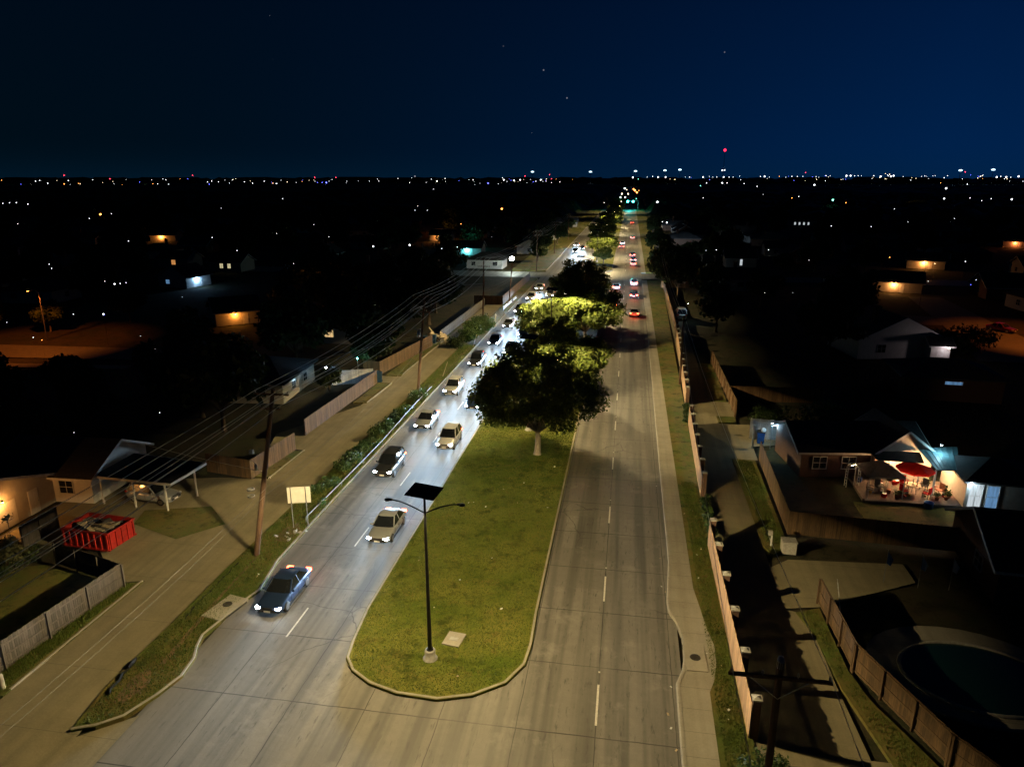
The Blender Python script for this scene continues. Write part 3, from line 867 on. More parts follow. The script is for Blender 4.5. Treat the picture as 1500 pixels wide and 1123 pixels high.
def make_car(name, label, pm, kind='sedan', lit=True, group=None, cat='car'):
    t = thing(name, label, cat, group=group)
    suv = kind == 'suv'
    dz = .16 if suv else 0
    st = [(-2.32, .62, .38, .60 + dz), (-2.25, .78, .28, .70 + dz), (-2.0, .86, .24, .78 + dz), (-1.5, .90, .22, .86 + dz), (-.95, .915, .20, .93 + dz), (0, .92, .20, .95 + dz),
          (1.0, .92, .20, .97 + dz), (1.7, .90, .22, .98 + dz), (2.12, .85, .26, .96 + dz), (2.28, .78, .32, .86 + dz), (2.34, .62, .42, .76 + dz)]
    b = MB(); loft(b, st)
    bo = b.build('body', pm, t)
    md = bo.modifiers.new('smooth', 'SUBSURF'); md.levels = 1; md.render_levels = 1
    # greenhouse
    z0 = .93 + dz; z1 = 1.44 if not suv else 1.74
    yb0, yb1 = -.98, (1.78 if not suv else 2.2)
    yr0, yr1 = -.22, (1.02 if not suv else 1.85)
    wb, wr = .83, .64
    base = [(-wb, yb0 + .12), (-wb * .6, yb0), (wb * .6, yb0), (wb, yb0 + .12), (wb, yb1 - .1), (wb * .7, yb1), (-wb * .7, yb1), (-wb, yb1 - .1)]
    top = [(-wr, yr0 + .1), (-wr * .6, yr0), (wr * .6, yr0), (wr, yr0 + .1), (wr, yr1 - .1), (wr * .7, yr1), (-wr * .7, yr1), (-wr, yr1 - .1)]
    b = MB(); n = 8
    b.add([(x, y, z0) for x, y in base] + [(x, y, z1) for x, y in top], [(i, (i + 1) % n, n + (i + 1) % n, n + i) for i in range(n)] + [tuple(range(n, 2 * n))], 0, False)
    b.build('window_glass', M_GLASSD, t)
    b = MB()
    b.add([(x * 1.02, y * 1.0, z1 + .004) for x, y in top] + [(x * .8, y * .86 + .06, z1 + .05) for x, y in top], [(i, (i + 1) % n, n + (i + 1) % n, n + i) for i in range(n)] + [tuple(range(n, 2 * n))], 0, True)
    for i in (0, 3, 4, 7):
        b.beam((base[i][0] * 1.005, base[i][1], z0), (top[i][0] * 1.01, top[i][1], z1 + .01), .075, .06)
    for s in (-1, 1):
        ym = (yb0 + yb1) / 2 + .05; yt = (yr0 + yr1) / 2
        b.beam((s * wb * 1.004, ym, z0), (s * wr * 1.01, yt, z1 + .01), .06, .05)
    b.build('roof', pm, t)
    for s in (-1, 1):
        for y in (-1.42, 1.38):
            wb_ = MB()
            prof = [(.02, -.11), (.25, -.11), (.33, -.09), (.34, 0), (.33, .09), (.25, .11), (.02, .11)]
            wb_.lathe(prof, n=18)
            wh = wb_.build('wheel', M_RUBBER, t)
            wh.rotation_euler = (0, R(90), 0); wh.location = (s * .80, y, .34)
            rb = MB(); rb.lathe([(.001, s * .118), (.06, s * .122), (.19, s * .114), (.215, s * .112)], n=14)
            rb.build('rim', M_ALLOY, wh)
        hb = MB(); hb.box((s * .63, -2.24, .62 + dz), (.27, .12, .11)); hb.box((s * .76, -2.15, .63 + dz), (.10, .14, .09))
        hb.build('headlight', GL_HEAD if lit else M_WHITE, t)
        tb = MB(); tb.box((s * .64, 2.28, .80 + dz), (.34, .10, .16)); tb.box((s * .80, 2.18, .81 + dz), (.10, .16, .13))
        tb.build('taillight', GL_TAIL if lit else M_REDCLOTH, t)
        mb = MB(); mb.box((s * 1.0, -.72, 1.0 + dz), (.16, .10, .12)); mb.box((s * .90, -.70, .96 + dz), (.10, .05, .04))
        mb.build('mirror', pm, t)
    b = MB()
    b.box((0, -2.325, .47 + dz * .5), (1.1, .05, .16)); b.box((0, -2.30, .64 + dz), (.7, .06, .08))
    b.build('grille', M_DARKPL, t)
    MB().box((0, -2.36, .46 + dz * .5), (.42, .015, .13)).build('number_plate', M_WHITE, t)
    MB().box((0, 2.36, .60 + dz), (.42, .02, .13)).build('number_plate', M_WHITE, t)
    for s in (-1, 1):
        b = MB()
        for y in (-.85, .12, 1.05): b.box((s * .915, y, .62 + dz * .6), (.012, .018, .55))
        for y in (-.05, .9): b.box((s * .93, y, .80 + dz), (.03, .16, .03))
        b.box((s * .90, 0, .24), (.06, 2.3, .08))
        b.build('side_trim', M_DARKPL, t)
    return t

P_SILVER = paint('silver_paint', (.36, .37, .38)); P_DARK = paint('charcoal_paint', (.03, .032, .036))
P_WHITE = paint('white_paint', (.62, .62, .60)); P_RED = paint('maroon_paint', (.20, .02, .02)); P_BLUE = paint('navy_paint', (.02, .04, .10))
HL = bpy.data.lights.new('headlight_beam', 'SPOT')
HL.color = (.55, .78, 1.0); HL.energy = 24000; HL.spot_size = R(84); HL.spot_blend = .8; HL.shadow_soft_size = .09
# dipped beam: brightest just below its cut-off, so the road ahead is lit evenly
HL.use_nodes = True
nt = HL.node_tree
em = [n for n in nt.nodes if n.type == 'EMISSION'][0]
tc = nt.nodes.new('ShaderNodeTexCoord'); sp = nt.nodes.new('ShaderNodeSeparateXYZ'); nt.links.new(tc.outputs['Normal'], sp.inputs[0])
dn = math_(nt, 'MAXIMUM', math_(nt, 'ABSOLUTE', sp.outputs[1]), .034)
k = math_(nt, 'POWER', math_(nt, 'DIVIDE', .034, dn), 2.2)
sd = math_(nt, 'MULTIPLY', sp.outputs[0], sp.outputs[0])
k = math_(nt, 'MULTIPLY', k, math_(nt, 'EXPONENT', math_(nt, 'MULTIPLY', sd, -9.0)))
nt.links.new(k, em.inputs['Strength'])
def head_beams(x, y, sgn):
    for s in (-1, 1):
        o = bpy.data.objects.new('headlight_beam', HL); C.objects.link(o)
        o.location = (x + s * .62, y + sgn * 2.36, .68)
        d = Vector((s * .4, sgn * 13.0, -.05))
        o.rotation_euler = d.to_track_quat('-Z', 'Y').to_euler()
G_ON = 'oncoming cars with headlights on'
tmpl = {}
for k, (p, kd) in {'a': (P_SILVER, 'sedan'), 'b': (P_DARK, 'suv'), 'c': (P_WHITE, 'suv'), 'd': (P_BLUE, 'sedan')}.items():
    tmpl[k] = (p, kd)
used = {}
def traffic(k, x, y, rz, label, group, beams=True):
    p, kd = tmpl[k]
    if k not in used:
        o = make_car('moving_car', label, p, kd, True, group); used[k] = o
    else:
        o = copy_tree(used[k]); o['label'] = label; o['group'] = group
    o.location = (x, y, .004); o.rotation_euler = (0, 0, rz)
    if beams: head_beams(x, y, -1 if rz == 0 else 1)
    if rz != 0: lamp('POINT', 'tail_light_glow', (x, y - 2.75, .75), (1.0, .07, .03), 55, .3)
ORD = 'first second third fourth fifth sixth seventh eighth ninth tenth eleventh twelfth'.split()
CN_ = {'a': 'silver saloon', 'b': 'charcoal off-roader', 'c': 'white off-roader', 'd': 'dark blue saloon'}
for lane, x0, ks, ys in (('outer', -20.9, 'dbacbdabca', (37.5, 58.5, 71.5, 84, 98, 112, 126, 140, 156, 172)), ('inner', -17.2, 'acdabdcba', (47, 66, 79, 92, 105, 119, 133, 147, 162))):
    for n_, (k, y) in enumerate(zip(ks, ys)):
        traffic(k, x0 + rnd.uniform(-.15, .15), y, 0, '%s with headlights on, %s from the front in the %s oncoming lane' % (CN_[k], ORD[n_], lane), G_ON)
for k, x, y, lab in (('b', -19.0, 262, 'charcoal off-roader with headlights on, far up the road beyond the cross street'), ('a', -20.5, 290, 'silver saloon with headlights on, farthest of the oncoming traffic'), ('d', -17.4, 276, 'dark blue saloon with headlights on, beyond the cross street beside the second median')):
    traffic(k, x, y, 0, lab, G_ON)
G_AW = 'cars driving away with red tail lights'
for k, x, y, lab in (('a', 1.7, 141, 'silver saloon driving away with red tail lights, nearest on the right carriageway'),
                     ('d', -2.5, 150, 'dark blue saloon driving away in the lane beside the median, tail lights on'),
                     ('b', 1.7, 163, 'dark off-roader driving away under the tree that overhangs the road'),
                     ('c', 1.7, 226, 'white off-roader driving away just past the cross street'),
                     ('a', -2.5, 176, 'silver saloon driving away next to the median, just short of the cross street'),
                     ('c', 1.8, 183, 'white off-roader driving away, entering the cross street under the dark tree'),
                     ('d', 1.7, 238, 'dark blue saloon driving away past the cross street between two off-roaders'),
                     ('a', -2.5, 300, 'silver saloon driving away in the inner lane, far up the road'),
                     ('b', 1.5, 252, 'dark off-roader driving away, second past the cross street'),
                     ('d', -2.6, 285, 'dark blue saloon driving away in the inner lane, far up the road'),
                     ('a', 1.6, 330, 'silver saloon driving away, far up the road in the outer lane'),
                     ('b', 1.6, 440, 'dark off-roader driving away, a speck of red near the far signals')):
    traffic(k, x, y, math.pi, lab, G_AW)

# ================================================================== UTILITY POLES AND WIRES
def util_pole(label, base, top, r0=.17, r1=.11, arms=(), group='timber utility poles on the left verge'):
    t = thing('utility_pole', label, 'utility pole', (base[0], base[1], 0), 0, group)
    b = Vector((0, 0, -.1)); tp = Vector((top[0] - base[0], top[1] - base[1], top[2]))
    L = lambda f: b.lerp(tp, f)
    MB().tube([L(0), L(.3), L(.65), L(1)], [r0, r0 * .92, r0 * .8, r1], 12).build('pole', M_WOODPOLE, t)
    att = []
    for z, wd in arms:
        f = z / top[2]; c = L(f)
        m = MB(); m.box((c.x, c.y - .16, c.z), (wd, .10, .12))
        a = m.build('crossarm', M_WOODPOLE, t)
        m = MB()
        for s in (-1, 1): m.beam((c.x + s * wd * .3, c.y - .16, c.z - .05), (c.x, c.y - .13, c.z - wd * .26), .035, .02)
        m.build('brace', M_STEEL, a)
        for u in (-.47, -.17, .17, .47):
            m = MB(); m.lathe([(.0, .20), (.035, .19), (.055, .13), (.03, .11), (.06, .07), (.025, .05), (.025, 0)], (c.x + u * wd, c.y - .16, c.z + .06), 8)
            m.build('insulator', M_STONE, a)
            att.append(Vector((base[0] + c.x + u * wd, base[1] + c.y - .16, c.z + .24)))
    return t, att, (lambda z: Vector(base + (0,)) + L(z / top[2]))
p1, a1, f1 = util_pole('tall brown timber utility pole with two crossarms, its shadow falling across the driveway', (-25.37, 41.95), (-23.53, 43.29, 12.2), .20, .13, ((11.9, 2.5), (10.9, 1.5)))
# transformer hardware on the nearest pole
m = MB(); m.box((.55, -.05, 8.1), (.25, .2, .3)); m.tube([(.38, -.1, 7.4), (.75, -.35, 7.6), (.95, -.35, 7.3)], .03, 6); m.lathe([(.0, .25), (.09, .2), (.1, -.2), (0, -.25)], (.95, -.35, 7.1), 10)
m.build('line_hardware', M_STEEL, p1)
m = MB(); m.lathe([(.21, -.06), (.27, -.05), (.27, .05), (.21, .06)], (.10, .1, 5.2), 12); m.lathe([(.21, -.04), (.26, -.03), (.26, .03), (.21, .04)], (.09, .1, 4.7), 12)
m.build('cable_bracket', M_STEEL, p1)
p2, a2, f2 = util_pole('timber utility pole with two crossarms standing beside the verge shrubs, past the blank sign', (-25.51, 83.06), (-24.57, 84.42, 12.4), .19, .12, ((12.0, 2.9), (10.2, 2.6)))
m = MB(); m.box((.3, -.1, 8.2), (.8, .12, .1)); m.lathe([(.0, .5), (.2, .45), (.22, -.3), (0, -.4)], (.5, -.3, 7.6), 12); m.build('line_hardware', M_STEEL, p2)
p3, a3, f3 = util_pole('thin timber utility pole rising from the concrete yard behind the long dark bush', (-27.0, 132), (-26.9, 133, 11.8), .16, .11, ((11.4, 2.6), (10.1, 2.4)))
p4, a4, f4 = util_pole('leaning timber pole beside the wooden corner fence, in front of the white yard lamp', (-25.0, 150.5), (-24.6, 152.5, 9.0), .15, .10, ())
p5, a5, f5 = util_pole('timber utility pole on the lawn beyond the left-hand side street', (-26.2, 206.5), (-25.9, 206.5, 11.6), .17, .11, ((11.3, 2.5), (10.2, 2.2)))
p6, a6, f6 = util_pole('far timber utility pole beside the roadside bushes past the cross street', (-26.2, 258), (-26, 258, 11.4), .17, .11, ((11.1, 2.5), (10.1, 2.2)))
p7, a7, f7 = util_pole('farthest timber utility pole that can be made out up the left side', (-26.4, 318), (-26.3, 318, 11.4), .17, .11, ((11.1, 2.5), (10.1, 2.2)))
a0 = [Vector((-26.8 + .78 * i, -6, 12.2)) for i in range(4)] + [Vector((-26.3 + .5 * i, -6, 11.0)) for i in range(4)]
def wire(name, label, pts, sag, rad, group, parent=None):
    P = []
    for i in range(len(pts) - 1):
        a, b_ = pts[i], pts[i + 1]; L = (b_ - a).length; s = sag * (L / 42) ** 1.3
        for k in range(12):
            u = k / 12; q = a.lerp(b_, u); q = Vector((q.x, q.y, q.z - s * 4 * u * (1 - u))); P.append(q)
    P.append(pts[-1])
    o = MB().tube(P, rad, 5).build(name, M_CABLE if name == 'telephone_cable' else M_WIRE)
    return tag(o, label, 'power line', group)
for i in range(4):
    wire('power_line', 'thin overhead wire strung along the upper crossarms of the left timber poles', [a0[i], a1[i], a2[i], a3[i], a5[i], a6[i], a7[i]], .55 + .07 * i, .021, 'wires on the upper crossarms, left')
for i in (0, 1, 3):
    wire('power_line', 'thin overhead wire strung along the lower crossarms of the left timber poles', [a0[4 + i], a1[4 + i], a2[4 + i], a3[4 + i], a5[4 + i], a6[4 + i], a7[4 + i]], .7 + .06 * i, .02, 'wires on the lower crossarms, left')
z = Vector((.22, -.05, 0))
wire('telephone_cable', 'thicker telephone cable slung halfway up the left timber poles', [Vector((-25.6, -6, 5.6)), f1(5.2) + z, f2(6.0) + z, f3(6.0) + z, f4(5.8) + z, f5(5.6) + z], 1.0, .011, 'cables halfway up the left poles')
wire('telephone_cable', 'thicker telephone cable slung halfway up the left timber poles', [Vector((-25.8, -6, 5.2)), f1(4.7) + z, f2(5.4) + z, f3(5.5) + z, f4(5.3) + z, f5(5.1) + z], 1.1, .011, 'cables halfway up the left poles')
wire('service_wire', 'single wire dropping from the nearest timber pole to the carport house', [f1(6.4), Vector((-41, 51.5, 4.2))], .4, .014, None)
wire('service_wire', 'single wire dropping from the second timber pole towards the blue-lit yard', [f2(7.4), Vector((-40, 80, 4.0))], .4, .014, None)
wire('service_wire', 'single wire dropping from the third timber pole to the yard behind the corner fence', [f3(6.9), Vector((-38.5, 150, 4.0))], .4, .014, None)
GR = 'timber utility poles along the right-hand alley'
r1, b1, g1 = util_pole('dark timber pole with one long braced crossarm, at the bottom edge by the right alley', (5.95, 22.4), (5.9, 22.4, 9.8), .17, .13, ((9.25, 3.5),), GR)
MB().lathe([(.0, .16), (.09, .13), (.11, .02), (.13, 0), (.13, -.3)], (-.05, 0, 9.85), 10).build('pole_cap', M_STEEL, r1)
r2, b2, g2 = util_pole('plain dark timber pole standing in the right-hand alley beside the brick boundary fence', (7.45, 92), (7.4, 92, 9.2), .16, .12, (), GR)
for i, j in ((0, -1.2), (3, 1.2)):
    wire('power_line', 'thin dark wire running along the right-hand alley between the timber poles', [Vector((b1[i].x, -8, 9.4)), b1[i], g2(8.9) + Vector((j * .15, 0, 0)), Vector((8.0 + j * .2, 175, 9))], .5, .014, 'wires over the right alley')

# ================================================================== FENCES
def fence(label, p0, p1, h, m, step=2.4, name='fence', z=0.0, side=1, rails=True, post_m=None, jag=.03, bw=.14, cap=None, rail_z=(.18, .5, .86), pw=.1, ph=None, kick=False):
    p0 = Vector((p0[0], p0[1], z)); p1 = Vector((p1[0], p1[1], z)); L = (p1 - p0).length
    a = math.atan2(p1.y - p0.y, p1.x - p0.x)
    t = thing(name, label, 'fence', p0, a)
    rg = random.Random(int(L * 100) + int(p0.x * 7))
    b = MB(); n = max(2, int(L / bw)); bw = L / n
    for i in range(n):
        hh = h + rg.uniform(-jag, jag)
        b.box(((i + .5) * bw, rg.uniform(-.004, .004), .05 + hh / 2), (bw * .93, .022, hh))
    b.build('board_panel', m, t)
    k = max(1, round(L / step))
    for i in range(k + 1):
        x = min(max(i * L / k, pw / 2), L - pw / 2)
        q = MB(); ph_ = ph or h + .02
        q.box((x, side * (.012 + pw / 2 + .05), ph_ / 2), (pw, pw, ph_))
        po = q.build('post', post_m or m, t)
        if cap:
            c = MB(); y = side * (.012 + pw / 2 + .05)
            c.box((x, y, ph_ + .04), (pw + .10, pw + .10, .08)); c.add([(x - pw / 2, y - pw / 2, ph_ + .08), (x + pw / 2, y - pw / 2, ph_ + .08), (x + pw / 2, y + pw / 2, ph_ + .08), (x - pw / 2, y + pw / 2, ph_ + .08), (x, y, ph_ + .17)], [(0, 1, 4), (1, 2, 4), (2, 3, 4), (3, 0, 4)])
            c.build('cap', cap, po)
    if rails:
        q = MB()
        for f in rail_z: q.box((L / 2, side * .034, h * f), (L - .02, .04, .09))
        q.build('rail', m, t)
    if kick:
        q = MB(); q.box((L / 2, -side * .03, .10), (L, .03, .16)); q.build('kickboard', M_DEBRIS, t)
    return t

# right-hand roadside fence in three runs with stone capped piers
fence('pale timber boundary fence with stone capped piers, nearest run between sidewalk and right alley', (6.75, 29.6), (6.72, 48.6), 2.0, M_ROADFENCE, 3.5, 'boundary_fence', .05, -1, True, M_BRICK, .05, .16, M_STONE, (.2, .8), .36, 2.22)
fence('pale timber boundary fence with capped piers, middle run beyond the gap with the hedge', (6.95, 57.0), (7.35, 76.0), 2.0, M_ROADFENCE, 3.2, 'boundary_fence', .05, -1, True, M_BRICK, .05, .16, M_STONE, (.2, .8), .36, 2.22)
fence('timber boundary fence with capped piers, farthest run past the dark pole by the tree shadow', (7.5, 83.0), (8.8, 128), 2.0, M_ROADFENCE, 3.6, 'boundary_fence', .05, -1, True, M_BRICK, .05, .16, M_STONE, (.2, .8), .36, 2.22)
fence('dim timber boundary fence running up to the overhanging roadside tree', (8.85, 129), (9.1, 190), 1.7, M_FENCE, 4, 'boundary_fence', .0, -1)
bush('hedge', 'ragged green hedge filling the gap in the right roadside fence', 'hedge', (7.15, 52.8, .05), 7.2, .6, .75, 2600, .09, 31, R(89))
bush('hedge', 'second short green hedge at the far gap of the right roadside fence', 'hedge', (7.45, 79.4, .05), 5.6, .6, .75, 1900, .09, 32, R(88))
bush('shrub', 'dark shrub at the bottom edge behind the end of the roadside fence', 'shrub', (7.2, 27.4, .05), 2.0, 1.2, 1.3, 1500, .09, 33)
# left side
fence('dark weathered board fence in the bottom left corner beside the alley', (-33.15, 25.5), (-31.99, 36.85), 1.75, M_FENCEG, 2.6, 'fence', 0, -1)
fence('weathered fence end turning towards the red skip from the bottom left corner fence', (-31.99, 36.85), (-38.6, 38.8), 1.7, M_FENCEG, 2.4, 'fence', 0, 1)
fence('reddish wooden fence between the driveway and the alley, behind the nearest utility pole', (-32.6, 54.6), (-31.9, 62.0), 1.8, M_FENCED, 2.4, 'fence', 0, 1)
fence('dark wooden fence running back from the alley behind the nearest utility pole', (-32.6, 54.6), (-37.5, 55.5), 1.8, M_FENCED, 2.4, 'fence', 0, -1)
fence('dark red-brown fence enclosing the front of the blue-lit yard along the alley', (-32.7, 66), (-32.0, 86.3), 1.8, M_FENCED, 2.4, 'fence', 0, 1)
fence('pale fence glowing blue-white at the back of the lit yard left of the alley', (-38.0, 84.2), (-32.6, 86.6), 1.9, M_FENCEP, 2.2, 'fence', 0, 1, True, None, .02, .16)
fence('brown stepped fence along the alley beside the second utility pole', (-33.0, 90.2), (-30.6, 108.8), 1.9, M_FENCED, 2.4, 'fence', 0, 1)
fence('short end of the brown stepped fence facing the camera next to the blue bin', (-35.5, 90.6), (-33.05, 90.2), 1.9, M_FENCED, 2.4, 'fence', 0, 1)
fence('long thin fence beside the far end of the left alley', (-30.4, 113.5), (-29.7, 147), 1.6, M_FENCEG, 2.6, 'fence', 0, 1)
fence('wooden corner fence parallel to the road, lit by the white yard lamp', (-26.0, 148.6), (-25.6, 188), 1.9, M_FENCED, 2.6, 'corner_fence', .12, 1)
fence('front of the wooden corner fence facing the concrete yard', (-32.3, 148.6), (-26.05, 148.6), 1.9, M_FENCED, 2.6, 'corner_fence', .02, 1)
# right properties
fence('tan wooden fence with visible posts and rails, curving along the grass at bottom right', (12.95, 42.2), (13.2, 35.6), 1.75, M_FENCED, 2.2, 'wooden_fence', .05, -1, True, None, .02, .14, None, (.1, .5, .95), .1, None, True)
fence('tan wooden fence with posts and rails, running out of the bottom right corner', (13.2, 35.6), (15.6, 29.4), 1.75, M_FENCED, 2.2, 'wooden_fence', .05, -1, True, None, .02, .14, None, (.1, .5, .95), .1, None, True)
fence('last run of the tan wooden fence cut by the bottom edge of the picture', (15.6, 29.4), (19.0, 24.5), 1.75, M_FENCED, 2.2, 'wooden_fence', .05, -1, True, None, .02, .14, None, (.1, .5, .95), .1, None, True)
fence('dark brown yard fence beside the right alley, left side of the lit patio garden', (13.3, 66.7), (12.9, 51.5), 1.9, M_FENCED, 2.4, 'yard_fence', 0, 1)
fence('dark yard fence closing the front of the lit patio garden', (12.9, 51.5), (30.5, 50.2), 1.9, M_FENCED, 2.4, 'yard_fence', 0, 1)
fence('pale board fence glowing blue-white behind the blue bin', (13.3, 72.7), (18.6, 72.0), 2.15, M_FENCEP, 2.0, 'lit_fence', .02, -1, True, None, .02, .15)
fence('tan board fence along the far grass strip of the right alley, middle', (12.9, 79.6), (12.75, 104), 1.9, M_FENCE, 2.4, 'fence', 0, 1)
fence('dark fence across the back of the lot above the lit patio house', (13.0, 85.6), (24, 86.5), 1.9, M_FENCE, 2.4, 'fence', 0, 1)
fence('pale board fence across the far end of the right alley lot, by the big tree', (8.37, 179.16), (20.39, 181.11), 2.0, M_FENCE, 2.6, 'fence', 0, 1)

# ================================================================== ROADSIDE OBJECTS
s0 = (-24.68, 46.25); s1 = (-23.34, 46.13)
t = thing('road_sign', 'blank cream back of a square road sign on two thin posts, beside the left carriageway', 'road sign', (s0[0], s0[1], .12), R(16))
L = math.hypot(s1[0] - s0[0], s1[1] - s0[1])
m = MB(); m.box((L / 2 + .05, .05, 2.72), (1.72, .02, 1.32)); m.build('panel', M_CREAM, t)
m = MB()
for x in (.12, L - .12): m.box((x, -.005, 2.72), (.06, .012, 1.32))
m.build('backing_channel', M_CASTIRON, t)
for x in (.12, L - .12):
    m = MB(); m.box((x, .02, 1.69), (.055, .035, 3.38)); m.build('post', M_STEEL, t)
for q, lab in (((s0[0] + .1, s0[1] - .9), 'large'), ((s0[0] - .5, s0[1] - 1.0), 'small')): pass
def rubble(label, loc, n, spread, size, m, seed, name='rubble'):
    rg = random.Random(seed); b = MB()
    for i in range(n):
        s = size * rg.uniform(.5, 1.3)
        M = Matrix.Translation((rg.gauss(0, spread), rg.gauss(0, spread), s * .3)) @ Euler((rg.uniform(-.6, .6), rg.uniform(-.6, .6), rg.uniform(0, 6))).to_matrix().to_4x4()
        b.box((0, 0, 0), (s * 1.5, s, s * .5), 0, 0, M)
    o = b.build(name, m, None, loc); tag(o, label, 'rubble', kind='stuff'); return o
rubble('broken concrete lumps and litter around the foot of the blank road sign', (-24.3, 45.2, .13), 12, .5, .16, M_STONE, 4)
rubble('crumbled lumps of pale earth at the near tip of the left verge', (-25.0, 28.0, .13), 22, .6, .07, M_DIRT, 5)
# low pipe rail along the verge
pts = [(-24.02, 47.35, 0.55), (-23.81, 54.01, 0.6), (-23.7, 64.42, 0.6), (-23.9, 76, .7), (-23.95, 84, .62)]
t = thing('pipe_rail', 'low pale pipe rail along the left verge, starting behind the blank sign', 'rail', (0, 0, 0))
MB().tube(pts, .045, 8).build('rail', M_RAIL, t)
for p in pts[:-1] + [tuple(Vector(pts[1]).lerp(Vector(pts[2]), .5)), tuple(Vector(pts[2]).lerp(Vector(pts[3]), .5))]:
    MB().tube([(p[0], p[1], .1), (p[0], p[1], p[2])], .035, 6).build('post', M_RAIL, t)
# sagging silt fence
def low_barrier(label, pts, h, m, seed, name):
    rg = random.Random(seed); b = MB(); P = [Vector((p[0], p[1], .12)) for p in pts]; Q = []
    for i in range(len(P) - 1):
        for k in range(6): Q.append(P[i].lerp(P[i + 1], k / 6) + Vector((rg.gauss(0, .05), rg.gauss(0, .05), 0)))
    Q.append(P[-1]); vs = []; n = len(Q)
    for q in Q: vs += [q, q + Vector((rg.gauss(0, .05), 0, h * rg.uniform(.6, 1.1))), q + Vector((.03, .03, h * .6)), q + Vector((.04, .04, 0))]
    b.add(vs, [(4 * i + k, 4 * i + 4 + k, 4 * i + 5 + k, 4 * i + 1 + k) for i in range(n - 1) for k in range(3)])
    o = b.build(name, m); tag(o, label, 'silt fence'); return o
low_barrier('low black sagging silt fence along the near tip of the left verge', [(-25.76, 27.28), (-25.99, 28.63), (-26.23, 30.19)], .24, M_SILT, 1, 'silt_fence')
low_barrier('fallen strip of silt fabric trailing up the verge from the storm drain', [(-25.89, 34.01), (-25.99, 36.52), (-25.97, 38.49), (-26.04, 40.8)], .04, M_SILT, 2, 'silt_fence')
# storm drains
def drain(label, c, rz, L, Wd, mh):
    t = thing('storm_drain', label, 'storm drain', (c[0], c[1], .0), rz)
    b = MB(); b.box((0, 0, .085), (Wd, L, .19)); b.box((-Wd / 2 + .1, 0, .02), (.22, L + .8, .04), 0)
    b.build('cover_slab', M_KERB, t)
    b = MB(); b.box((mh[2], 0, .06), (.03, L * .86, .10)); b.build('inlet', M_DARKPL, t)
    b = MB(); b.lathe([(.0, .012), (.22, .012), (.24, .02), (.29, .02), (.30, 0)], (mh[0], mh[1], .18), 20)
    for i in range(5):
        for j in range(5):
            if (i - 2) ** 2 + (j - 2) ** 2 < 5: b.box((mh[0] + (i - 2) * .085, mh[1] + (j - 2) * .085, .197), (.04, .04, .012))
    b.build('manhole_cover', M_CASTIRON, t)
drain('left storm drain: pale slab with a round iron cover on the verge beside the kerb', (-24.0, 35.6), R(-12), 2.5, 1.45, (-.1, .3, .735))
drain('right storm drain: pale slab with an iron cover where the sidewalk bulges', (4.72, 35.4), R(2), 2.5, 1.15, (.0, -.1, -.585))
t = thing('utility_cover', 'flat square concrete utility cover set in the grass beside the near street lamp', 'utility cover', (-9.05, 34.75, .13), R(-8))
MB().box((0, 0, .03), (1.05, 1.25, .08)).build('slab', M_KERB, t)
b = MB(); b.box((.0, 0, .075), (.5, .34, .01)); b.build('lid', M_STONE, t)
t = thing('bollard', 'short pale concrete marker post beside the fence at the bottom left', 'bollard', (-31.7, 27.0, .05))
MB().lathe([(.13, 0), (.12, .8), (.09, .88), (0, .9)], n=10).build('post', M_STONE, t)
for x, y, lab in ((-23.9, 108.5, 'thin white marker stake leaning in the verge below the dark bush'), (-24.2, 90.5, 'thin pale timber stake stuck across the bare earth strip')):
    t = thing('stake', lab, 'stake', (x, y, .1))
    MB().tube([(0, 0, 0), (.5, .9, 1.9)], .035, 6).build('post', M_DEBRIS, t)
t = thing('low_rail', 'low white panelled rail lying along the lit verge by the corner fence', 'rail', (-24.6, 141, .12), R(88))
for i in range(3):
    b = MB(); b.box((i * 5 + 2.2, 0, .5), (4.2, .05, .18)); b.box((i * 5 + 2.2, 0, .85), (4.2, .05, .12)); b.build('panel', M_WHITE, t)
    b = MB(); b.box((i * 5 + .05, 0, .48), (.08, .09, .96)); b.build('post', M_STEEL, t)
t = thing('utility_marker', 'white utility marker post with a round top on the lit verge past the dark bush', 'marker post', (-23.9, 128.5, .12))
MB().lathe([(.09, 0), (.09, 1.2), (.16, 1.25), (.16, 1.6), (.08, 1.7), (0, 1.7)], n=10).build('post', M_WHITE, t)
# verge planting
G_S = 'shrubs growing along the left verge'
for i, (x, y, L, wd, h) in enumerate(((-25.2, 53.5, 3.2, 1.1, .9), (-25.2, 58.5, 4.0, 1.2, 1.2), (-25.1, 63, 3.6, 1.1, 1.0), (-24.9, 68, 4.2, 1.2, 1.3), (-24.8, 73.5, 4.0, 1.2, 1.1), (-24.7, 79.5, 3.4, 1.1, 1.5))):
    bush('verge_shrub', 'low ragged shrub in the row beside the pipe rail on the left verge', 'shrub', (x, y, .1), L, wd, h, 1300, .11, 40 + i, R(88), G_S)
for i in range(7):
    y = 50 + i * 4.7
    bush('verge_weed', 'tall wispy weed poking up between rail and kerb on the left verge', 'weed', (-24.2 + rnd.uniform(-.3, .4), y, .1), .5, .4, .9, 120, .09, 60 + i, 0, 'tall weeds along the left verge')
bush('large_bush', 'long dark bush on the verge between the alley and the road, beyond the blue bins', 'bush', (-25.6, 118, .1), 14, 3.0, 2.6, 9000, .16, 50, R(86))
bush('large_bush', 'round black bush at the near end of the long verge bush', 'bush', (-27.0, 108.6, .05), 2.6, 2.2, 1.8, 2500, .13, 51, 0, None, M_LEAFD)
GLC0 = glow('teal_bulb', (.2, .9, .9), 12)
